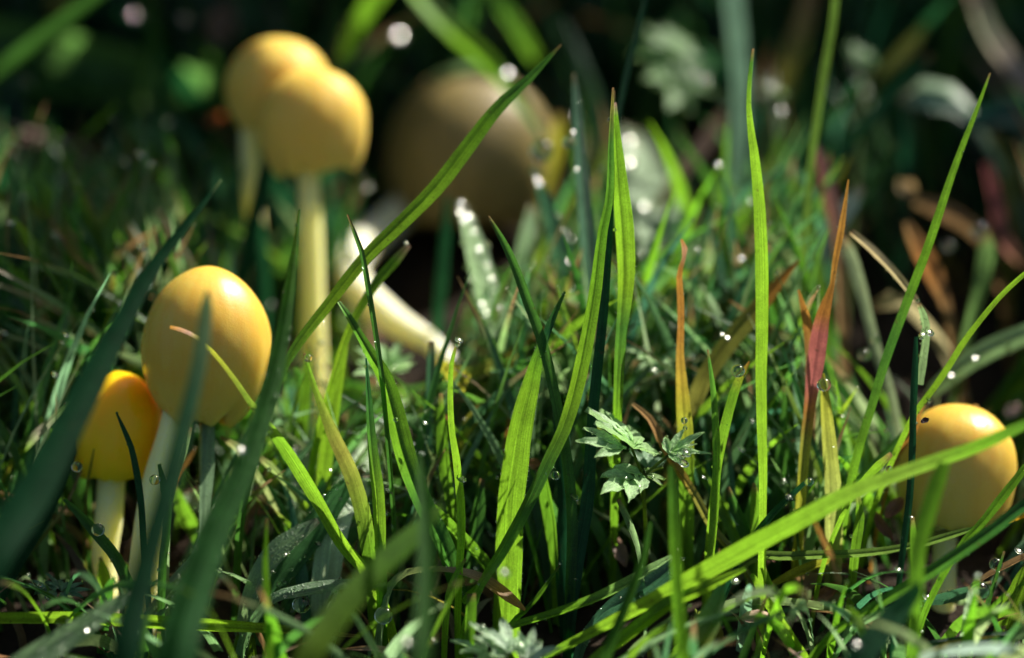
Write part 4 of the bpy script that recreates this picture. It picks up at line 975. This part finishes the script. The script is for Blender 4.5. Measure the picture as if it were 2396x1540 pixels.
# ------------------------------------------------------------------ dew drops
def sphere_mesh(name, nu, nv, sag=0.0):
    v, f = [(0, 0, 1.0)], []
    for i in range(1, nv):
        ph = math.pi * i / nv
        for j in range(nu):
            th = 2 * math.pi * j / nu
            k = 1 + 0.03 * math.sin(3 * th + 2 * ph)
            v.append((math.sin(ph) * math.cos(th) * k, math.sin(ph) * math.sin(th) * k, math.cos(ph) * (1.0 if ph < math.pi / 2 else 1.0 - sag)))
    v.append((0, 0, -1.0 + sag))
    for j in range(nu): f.append((0, 1 + j, 1 + (j + 1) % nu))
    for i in range(nv - 2):
        for j in range(nu):
            a, b = 1 + i * nu + j, 1 + i * nu + (j + 1) % nu
            f.append((a, a + nu, b + nu, b))
    e = len(v) - 1
    for j in range(nu): f.append((e, 1 + (nv - 2) * nu + (j + 1) % nu, 1 + (nv - 2) * nu + j))
    me = bpy.data.meshes.new(name)
    me.from_pydata(v, [], f)
    me.polygons.foreach_set('use_smooth', [True] * len(f))
    me.materials.append(M_WATER)
    return me
DROP = sphere_mesh('dew_drop', 32, 20)
WETM = sphere_mesh('wet_spot', 24, 14)
def drop(label, x, y, d, dia, squash=0.94):
    o = bpy.data.objects.new('dew_drop', DROP)
    r = dia / 2 * mpp(d)
    o.location = P(x, y, d); o.scale = (r, r, r * squash)
    o.rotation_euler = (0.1, 0.15, (x * 7 + y) % 6)
    return tag(link(o), label, 'dew drop', 'clear round dew drops')

def glint(label, x, y, d, dia, flat=0.16, jit=0.0):
    """a flattened bead of water lying across the half-way direction between sun and viewer"""
    c = P(x, y, d)
    h = (SUN + (CAM - c).normalized()).normalized()
    o = bpy.data.objects.new('dew_drop', WETM)
    r = dia / 2 * mpp(d)
    o.location = c; o.scale = (r, r, r * flat)
    o.rotation_euler = (h + Vector((jit, jit * 0.5, 0))).to_track_quat('Z', 'Y').to_euler()
    return tag(link(o), label, 'dew drop', 'glinting dew drops')

for a in (
    ('round clear drop resting by the frosted leaf at the bottom', 898, 1440, -0.2, 44),
    ('clear drop hanging under the frosted leaf', 706, 1414, 0.0, 44),
    ('drop on the dark blade below the small orange mushroom', 229, 1240, -0.2, 32),
    ('drop on the dark upright blade at the egg-shaped mushroom stem', 362, 1123, 0.0, 26),
    ('drop caught behind the orange point of the yellowish blade', 1727, 868, 0.0, 32),
    ('big drop held at the top of the yellow-green blade by the red one', 1928, 900, 0.4, 34),
    ('large clear drop hanging beside the lone mushroom stem', 2290, 1384, -0.1, 52),
    ('drop riding on the brown twig at the frame edge', 2330, 1320, 0.1, 32),
    ('drop on the point of the yellow-green blade', 721, 838, 0.3, 20),
    ('blurred clear drop against the side of the brown cap', 1268, 352, 4.2, 54),
    ('blurred drop beside the dull beaded blade', 1330, 332, 2.5, 30),
    ('drop at the end of the dark thin blade near the sweeping one', 1893, 1128, -0.3, 22),
    ('drop at the point of the narrow upright blade', 1071, 806, -0.2, 14),
    ('small clear drop low on the orange-tipped blade', 1601, 984, 0.0, 16),
    ('tiny clear drop lowest on the orange-tipped blade', 1603, 1002, 0.0, 11),
    ('drop by the dark cap edge of the small orange mushroom', 180, 1092, 0.6, 26),
    ('drop on the grey-green stalk', 2046, 795, 2.2, 24),
    ('clear drop in the hollow right of the grey-green stalk', 2022, 830, 2.4, 30),
    ('blurred drop high in the dark hollow by the maroon stem', 2292, 538, 4.2, 38),
    ('second blurred drop in the dark hollow by the maroon stem', 2220, 574, 4.2, 30),
    ('drop below the frosted leaf near the hooked blade', 965, 1478, -0.1, 34),
    ('small drop on the side of the folded blade', 926, 982, 0.0, 12),
    ('drop on the wet leaf in front of the curled pale stalk', 1720, 1360, -0.3, 20),
    ('drop beside the sparkling tip near the lone cap', 2080, 1098, -0.3, 18),
    ('clear bead in the shade beside the widest sharp blade', 1300, 1112, 0.3, 22),
): drop(*a)
for a in (
    ('brilliant round glint above the brown cap beside the long diagonal blade', 1188, 171, 6.5, 30),
    ('brilliant round glint beside the bright reddish-tipped blade', 1471, 381, 5.6, 30),
    ('glint on the whitish wet leaf, larger one', 1508, 484, 5.6, 26),
    ('glint on the whitish wet leaf, smaller one beside', 1528, 474, 5.6, 16),
    ('pale glint near the top of the whitish wet leaf', 1474, 330, 6.4, 26),
    ('faint glint low on the whitish wet leaf', 1508, 600, 4.6, 18),
    ('top glint of the beaded pale leaf spear', 1075, 497, 3.4, 20),
    ('second glint from the top of the beaded spear', 1098, 506, 3.3, 18),
    ('third glint down the beaded spear', 1108, 542, 3.3, 16),
    ('glint low on the edge of the beaded spear', 1128, 711, 3.0, 20),
    ('glint on the far edge of the beaded spear', 1149, 650, 3.1, 16),
    ('dim glint on the near edge of the beaded spear', 1094, 625, 3.2, 15),
    ('paired glint at the tip of the beaded blade by the brown cap, upper', 1256, 418, 4.0, 14),
    ('paired glint at the tip of the beaded blade by the brown cap, lower', 1261, 430, 4.0, 15),
    ('bright glint at the foot of the leaning beaded blade', 1333, 673, 3.4, 20),
    ('star-like sparkle in turf beside the grey blunt blade', 995, 989, 0.4, 15),
    ('small glint in turf beside the yellow-green drop-tipped blade', 774, 1100, 0.6, 12),
    ('small white glint beside the lobed herb', 1647, 1116, 0.4, 12),
    ('glint pair on the arched leaf by the olive blade', 1702, 790, 1.4, 16),
    ('glint near the dim leaf behind the sharp herb', 1690, 782, 1.4, 12),
    ('glint on the curved dewy blade at the bottom', 203, 1476, -1.9, 20),
    ('glint on the twig end at the frame edge', 2384, 1289, 0.1, 22),
    ('pale soft glint at the top beside the yellow-green stalk', 317, 35, 9.0, 36),
    ('dim soft glint at the top above the twin mushrooms', 437, 42, 9.0, 34),
    ('dim round glint between the twins and the brown cap at the top', 934, 82, 9.0, 40),
    ('dim glint on the dark level blades', 62, 187, 8.5, 26),
    ('glint on the curled beaded blade near the lone mushroom', 2160, 782, 0.3, 15),
    ('glint upper on the wide dewy blade above the lone mushroom', 2282, 838, 2.4, 18),
    ('glint midway on the wide dewy blade above the lone mushroom', 2226, 878, 2.3, 16),
    ('glint on the dull beaded blade, upper', 1342, 309, 2.4, 12),
    ('glint on the dull beaded blade, lower', 1349, 396, 2.4, 12),
    ('glint on the pale wet tip of the slim leaning blade', 213, 842, 2.9, 14),
    ('glint on the foot of the front twin stem', 748, 752, 4.0, 13),
    ('glint where the wet sliver crosses the sweeping blade', 1722, 1358, -0.9, 20),
    ('glint in the turf under the wide blurred yellow-green blade', 776, 1222, 0.3, 10),
    ('glint at the end of the leaf over the light-edged blade', 1586, 1286, -0.4, 10),
): glint(*a)
for a in (
    ('small glint just below the top pair on the beaded spear', 1086, 520, 3.4, 12),
    ('rounder glint on the far edge in the upper half of the beaded spear', 1121, 584, 3.2, 16),
    ('glint at mid-height on the near edge of the beaded spear', 1102, 655, 3.1, 14),
    ('tiny glint just above the far-edge glint of the beaded spear', 1140, 622, 3.2, 10),
    ('small glint on the near edge below the big low glint of the beaded spear', 1120, 745, 3.0, 12),
    ('glint on the far edge two thirds down the beaded spear', 1162, 690, 3.0, 14),
    ('tiny glint under the two-thirds glint on the far edge of the beaded spear', 1168, 720, 2.9, 10),
    ('glint in the middle near the foot of the beaded spear', 1140, 780, 2.8, 12),
    ('lowest far-edge glint at the foot of the beaded spear', 1170, 800, 2.8, 12),
): glint(*a)['group'] = 'string of glints on the beaded spear'
for a in (
    ('highest small glint down the leaning beaded blade by the brown cap', 1306, 502, 3.9, 13),
    ('second small glint down the leaning beaded blade by the brown cap', 1322, 540, 3.8, 10),
    ('third small glint down the leaning beaded blade by the brown cap', 1338, 560, 3.7, 11),
    ('lowest small glint down the leaning beaded blade by the brown cap', 1332, 612, 3.6, 12),
): glint(*a)['group'] = 'string of glints on the leaning beaded blade'
for a in (
    ('small glint just under the larger one on the whitish wet leaf', 1498, 494, 6.4, 16),
    ('glint at the far edge of the cluster on the whitish wet leaf', 1536, 490, 6.4, 18),
    ('topmost glint of the cluster on the whitish wet leaf', 1516, 466, 6.5, 14),
    ('small glint near the upper end of the whitish wet leaf', 1485, 345, 7.2, 16),
): glint(*a)['group'] = 'cluster of glints on the whitish wet leaf'

# ------------------------------------------------------------------ turf that nobody could count
def hit(x, y, d):
    for mx, my, rx, ry, md in MASKS:
        if d < md + 1.2 and ((x - mx) / (rx + 16)) ** 2 + ((y - my) / (ry + 16)) ** 2 < 1: return True
    return False
# view areas kept free of loose turf that stands nearer than the given depth
CLEAR = [(1435, 300, 1572, 600, 6.5), (1450, 60, 1700, 260, 8.5), (-20, 95, 545, 235, 9.6), (860, 540, 1068, 715, 12), (540, 390, 690, 800, 6.4), (690, 400, 770, 800, 5.2), (200, 1080, 460, 1330, 1.6), (780, 590, 1060, 850, 6.6),
         (330, 620, 640, 990, 1.5), (2170, 1230, 2250, 1470, 1.7), (1400, 950, 1660, 1160, 0.9), (1950, 390, 2420, 880, 8.0), (400, 220, 530, 320, 9.0),
         (870, 160, 1300, 560, 10.5)]
def blocked(p):
    x, y, d = proj(p)
    if hit(x, y, d): return True
    for x0, y0, x1, y1, md in CLEAR:
        if x0 < x < x1 and y0 < y < y1 and d < md: return True
    if y < 1330 and d < 0.7: return True
    if d < 0.6 and 1200 < x < 2396 and abs((y - 1326) * 0.877 + (x - 1678) * 0.46) < 44: return True
    if d < 0.4 and 1040 < x < 1330 and y > 1430: return True
    if d < 0.2 and x < 830 and 1436 < y < 1484: return True
    if d < 0.3 and ((x - 898) ** 2 + (y - 1440) ** 2 < 3600 or (x - 706) ** 2 + (y - 1414) ** 2 < 3600): return True
    return False

# the line from each cap (and a few lit things) to the sun stays open
LIT = [(P(734, 280, 4.9), 0.0095), (P(660, 190, 6.0), 0.0085), (P(482, 790, 1.1), 0.0095), (P(275, 960, 1.5), 0.006), (P(2238, 1070, 1.4), 0.009),
       (P(1215, 390, 10.0), 0.010), (P(930, 758, 5.6), 0.006), (P(1420, 1040, 0.0), 0.006), (P(1600, 1040, 0.1), 0.005), (P(1200, 1500, 0.0), 0.006),
       (P(1580, 160, 8.2), 0.008), (P(385, 1130, 1.3), 0.004), (P(252, 1220, 1.4), 0.004), (P(728, 560, 5.0), 0.005), (P(1490, 380, 8.6), 0.009), (P(1530, 520, 6.6), 0.009), (P(2208, 1400, 1.4), 0.003), (P(1110, 600, 3.4), 0.006), (P(150, 112, 10.7), 0.004), (P(330, 200, 11.2), 0.004), (P(480, 196, 10.8), 0.004), (P(1825, 220, 7.4), 0.006), (P(2012, 130, 8.0), 0.006), (P(2190, 224, 7.4), 0.007), (P(100, 90, 7.5), 0.006),
       (P(1200, 1490, -0.8), 0.009), (P(1280, 1500, -0.8), 0.007)]
def shades(q):
    for c, rad in LIT:
        w = q - c
        t_ = w.dot(SUN)
        if t_ > 0.004 and (w - SUN * t_).length < rad: return True
    return False

def turf(name, label, count, area, hrange, wrange, lean, palette, seed, flat=0.0, mat=None, curl=0.9):
    r = random.Random(seed)
    V, Fc, UV, CO = [], [], [], []
    made = tries = 0
    while made < count and tries < count * 14:
        tries += 1
        x, y = r.uniform(area[0], area[1]), r.uniform(area[2], area[3])
        # tufts: keep blades in clumps with gaps between
        if noise.noise(Vector((x * 55, y * 55, seed))) < r.uniform(-0.55, 0.25): continue
        h = r.uniform(*hrange); w = r.uniform(*wrange)
        az = r.uniform(0, 2 * math.pi)
        ln = r.uniform(*lean)
        if r.random() < flat: ln = r.uniform(1.1, 1.5)
        dirn = Vector((math.cos(az), math.sin(az), 0))
        bend = r.uniform(0.0, curl)
        b = Vector((x, y, ground_z(x, y) - 0.0005))
        pts = []
        n = 7
        p = b.copy()
        for i in range(n + 1):
            f = i / n
            a = min(1.62, ln * (0.35 + 0.65 * f) + bend * f * f)
            pts.append(p.copy())
            p = p + (dirn * math.sin(a) + Vector((0, 0, math.cos(a)))) * (h / n)
            if p.z < 0.0008: p.z = 0.0008
        if any(blocked(q) for q in pts[1::2] + [pts[-1]]): continue
        if name == 'long_turf' and min(proj(q)[1] for q in pts) < 540: continue
        if any(shades(q) or shades(q.lerp(pts[i_ + 1], 0.5)) for i_, q in enumerate(pts[:-1])): continue
        tw = r.uniform(0, math.pi)
        side0 = dirn.cross(Vector((0, 0, 1)))
        k0 = len(V)
        c = jitter(r.choice(palette), r, 0.22)
        ct = jitter(r.choice((c, c, c, BR)), r, 0.1)
        sdv = r.uniform(0, 40)
        fold = r.uniform(0.15, 0.5)
        for i, q in enumerate(pts):
            f = i / n
            t = (pts[min(i + 1, n)] - pts[max(i - 1, 0)]).normalized()
            sd_ = side0 - t * side0.dot(t); sd_.normalize(); nn = sd_.cross(t)
            a = tw + 0.5 * f
            sd2 = sd_ * math.cos(a) + nn * math.sin(a); n2 = nn * math.cos(a) - sd_ * math.sin(a)
            ww = w / 2 * (0.65 + 0.5 * f if f < 0.4 else max(0.04, 1.0 - ((f - 0.4) / 0.6) ** 1.7) * 0.85)
            for u in (-1, 0, 1):
                V.append(q + sd2 * u * ww + n2 * fold * ww * abs(u))
                UV.append((u, 1 - f, sdv)); CO.append(c if f < 0.85 else ct)
        if name in ('near_turf', 'middle_turf', 'long_turf') and r.random() < 0.6:
            for _ in range(r.randint(1, 4)):
                BEADS.append((V[k0 + 3 * r.randint(2, n) + r.choice((0, 2))] + Vector((0, 0, 0.0001)), r.uniform(0.0001, 0.00032)))
        for i in range(n):
            for j in range(2):
                a0 = k0 + i * 3 + j
                Fc.append((a0, a0 + 1, a0 + 4, a0 + 3))
        made += 1
    o = mesh_obj(name, V, Fc, mat or M_TURF, None, Vector((0, 0, 0)), uvs=UV, cols=CO)
    tag(o, label, 'grass', kind='stuff')
    return o

PG = [G, GD, GD, G, TE, BL, GB, (0.2, 0.36, 0.1)]
PLT = [G, G, GB, GD, GD, PA, (0.16, 0.42, 0.06), (0.10, 0.32, 0.07), (0.22, 0.50, 0.12), BL, (0.14, 0.36, 0.12), PA, (0.40, 0.62, 0.28)]
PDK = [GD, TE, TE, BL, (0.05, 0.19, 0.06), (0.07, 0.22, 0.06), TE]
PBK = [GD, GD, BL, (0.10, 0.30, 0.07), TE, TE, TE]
turf('near_turf', 'short tangled green turf between the sharp blades', 850, (-0.085, 0.085, -0.03, 0.022), (0.018, 0.045), (0.0008, 0.0019), (0.3, 1.15), PLT + [PA, (0.40, 0.62, 0.28)], 3, flat=0.12, curl=0.28)  # extra pale blades put dewy sheen into the colour mix
turf('long_turf', 'long fine wet grass crossing between and behind the sharp blades', 240, (-0.07, 0.07, 0.008, 0.055), (0.045, 0.075), (0.0008, 0.0016), (0.5, 1.2), [G, GD, GD, BL, PA, (0.22, 0.50, 0.12), OL], 16, curl=0.3)
turf('middle_turf', 'tangled green turf behind the sharp blades', 1450, (-0.09, 0.09, 0.022, 0.070), (0.018, 0.044), (0.0012, 0.0030), (0.15, 0.95), PLT, 4, flat=0.12, curl=0.45)
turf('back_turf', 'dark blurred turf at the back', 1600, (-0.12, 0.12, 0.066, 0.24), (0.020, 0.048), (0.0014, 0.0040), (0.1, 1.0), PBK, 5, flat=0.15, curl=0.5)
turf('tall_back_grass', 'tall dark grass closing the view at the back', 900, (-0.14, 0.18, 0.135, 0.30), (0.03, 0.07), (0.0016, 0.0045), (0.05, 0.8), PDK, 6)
turf('side_turf', 'turf growing on past both sides of the view', 900, (0.085, 0.22, -0.06, 0.22), (0.010, 0.036), (0.0012, 0.003), (0.1, 1.1), PG, 7, flat=0.2)
turf('side_turf', 'turf growing on past the other side of the view', 700, (-0.22, -0.085, -0.06, 0.22), (0.010, 0.036), (0.0012, 0.003), (0.1, 1.1), PG, 8, flat=0.2)
turf('dry_thatch', 'brown dead grass thatch lying on the soil', 620, (-0.10, 0.10, -0.03, 0.12), (0.006, 0.022), (0.0006, 0.0016), (1.0, 1.5), [BR, BR, OL, ST, (0.2, 0.12, 0.06), PK], 9, flat=0.85, mat=M_DRY)
# added unseen tall grass: shades the back and hides part of the sky
turf('added_shade_grass', 'added tall grass out of view at the back, for shade', 1000, (-0.16, 0.36, 0.215, 0.26), (0.12, 0.17), (0.0028, 0.0060), (0.02, 0.30), PDK, 10)
turf('added_shade_grass', 'added taller grass out of view farther behind, for shade', 900, (-0.20, 0.45, 0.26, 0.38), (0.16, 0.22), (0.0028, 0.0060), (0.02, 0.30), PDK, 12)
turf('added_shade_grass', 'added tall grass out of view along the shaded side, blocking sky light', 1500, (-0.38, -0.15, -0.34, 0.26), (0.14, 0.28), (0.0028, 0.0060), (0.02, 0.30), PDK, 13)
turf('added_shade_grass', 'added tall grass behind the viewer, blocking sky light', 1500, (-0.30, 0.32, -0.62, -0.38), (0.18, 0.34), (0.0028, 0.0060), (0.02, 0.30), PDK, 14)
turf('added_shade_grass', 'added grass out of view on the sunward side, blocking sky light', 700, (0.20, 0.42, -0.30, 0.20), (0.07, 0.12), (0.0028, 0.0060), (0.02, 0.35), PDK, 15)

# added blades arch unseen overhead and throw broken shade on far and left parts
def arching(name, label, targets, seed):
    r = random.Random(seed)
    V, Fc, UV, CO = [], [], [], []
    for (x0, x1, y0, y1, count) in targets:
        made = tries = 0
        while made < count and tries < count * 30:
            tries += 1
            T = Vector((r.uniform(x0, x1), r.uniform(y0, y1), 0.005))
            C = T + SUN * r.uniform(0.135, 0.21)
            B = Vector((C.x + r.uniform(-0.02, 0.05), C.y + r.uniform(0.07, 0.13), -0.001))
            a = Vector((r.uniform(-0.03, 0.01), -r.uniform(0.02, 0.05), -r.uniform(0.0, 0.02)))
            pth = [B, B + Vector((0, -0.005, C.z * 0.6)), B.lerp(C, 0.45) + Vector((0, 0, C.z * 0.62)), C, C + a]
            s = catmull([(p.x, p.y, p.z, w) for p, w in zip(pth, (0.003, 0.0055, 0.007, 0.006, 0.0005))], 22)
            bad = False
            for q in s:
                px, py, d = proj(Vector(q[:3]))
                if -150 < px < VW + 150 and -60 < py < VH and d < 11.5: bad = True
                if shades(Vector(q[:3])): bad = True
            if bad: continue
            v, f, u, fr = strip(s, 0.5, 0.3, seed * 100 + made)
            k = len(V); c = jitter(r.choice(PDK), r, 0.2)
            V += v; UV += u; CO += [c] * len(v); Fc += [tuple(i + k for i in ff) for ff in f]
            made += 1
    tag(mesh_obj(name, V, Fc, M_TURF, None, Vector((0, 0, 0)), uvs=UV, cols=CO), label, 'grass', kind='stuff')
arching('added_arching_grass', 'added long blades arching out of view to shade the far and left parts',
        [(-0.135, -0.055, -0.005, 0.12, 130), (0.02, 0.09, 0.05, 0.12, 46), (0.0, 0.09, 0.10, 0.17, 16)], 21)

# ------------------------------------------------------------------ the finest dew, as one mass of beads
BV = [(0.0, 0.0, 1.0)]
for i in range(1, 5):
    for j in range(8):
        BV.append((math.sin(math.pi * i / 5) * math.cos(2 * math.pi * j / 8), math.sin(math.pi * i / 5) * math.sin(2 * math.pi * j / 8), math.cos(math.pi * i / 5)))
BV.append((0.0, 0.0, -1.0))
BF = [(0, 1 + j, 1 + (j + 1) % 8) for j in range(8)]
for i in range(3):
    for j in range(8):
        a, b = 1 + i * 8 + j, 1 + i * 8 + (j + 1) % 8
        BF.append((a, a + 8, b + 8, b))
BF += [(33, 25 + (j + 1) % 8, 25 + j) for j in range(8)]
dv, df = [], []
for p, rad in BEADS:
    k = len(dv)
    dv += [(p.x + x * rad, p.y + y * rad, p.z + z * rad) for x, y, z in BV]
    df += [tuple(k + i for i in f) for f in BF]
tag(mesh_obj('fine_dew', dv, df, M_WATER), 'fine beads of dew clinging to the wet blades', 'dew', kind='stuff')

# added flattened beads, each turned on purpose to flash the sun at the camera
gvv, gff = [], []
rg = random.Random(77)
for p, rad in rg.sample(BEADS, min(2000, len(BEADS))):
    h = (SUN + (CAM - p).normalized()).normalized()
    q = (h + Vector((rg.gauss(0, 0.03), rg.gauss(0, 0.03), 0))).to_track_quat('Z', 'Y').to_matrix()
    rad = rad * 0.6 * rg.paretovariate(1.7) if rg.random() < 0.97 else rad * 3
    rad = min(rad, 0.0007)
    k = len(gvv)
    gvv += [tuple(p + h * rad * 0.4 + q @ Vector((x * rad, y * rad, z * rad * 0.2))) for x, y, z in BV]
    gff += [tuple(k + i for i in f) for f in BF]
tag(mesh_obj('dew_glitter', gvv, gff, M_WATER), 'tiny flashing flecks of dew scattered over the turf', 'dew', kind='stuff')
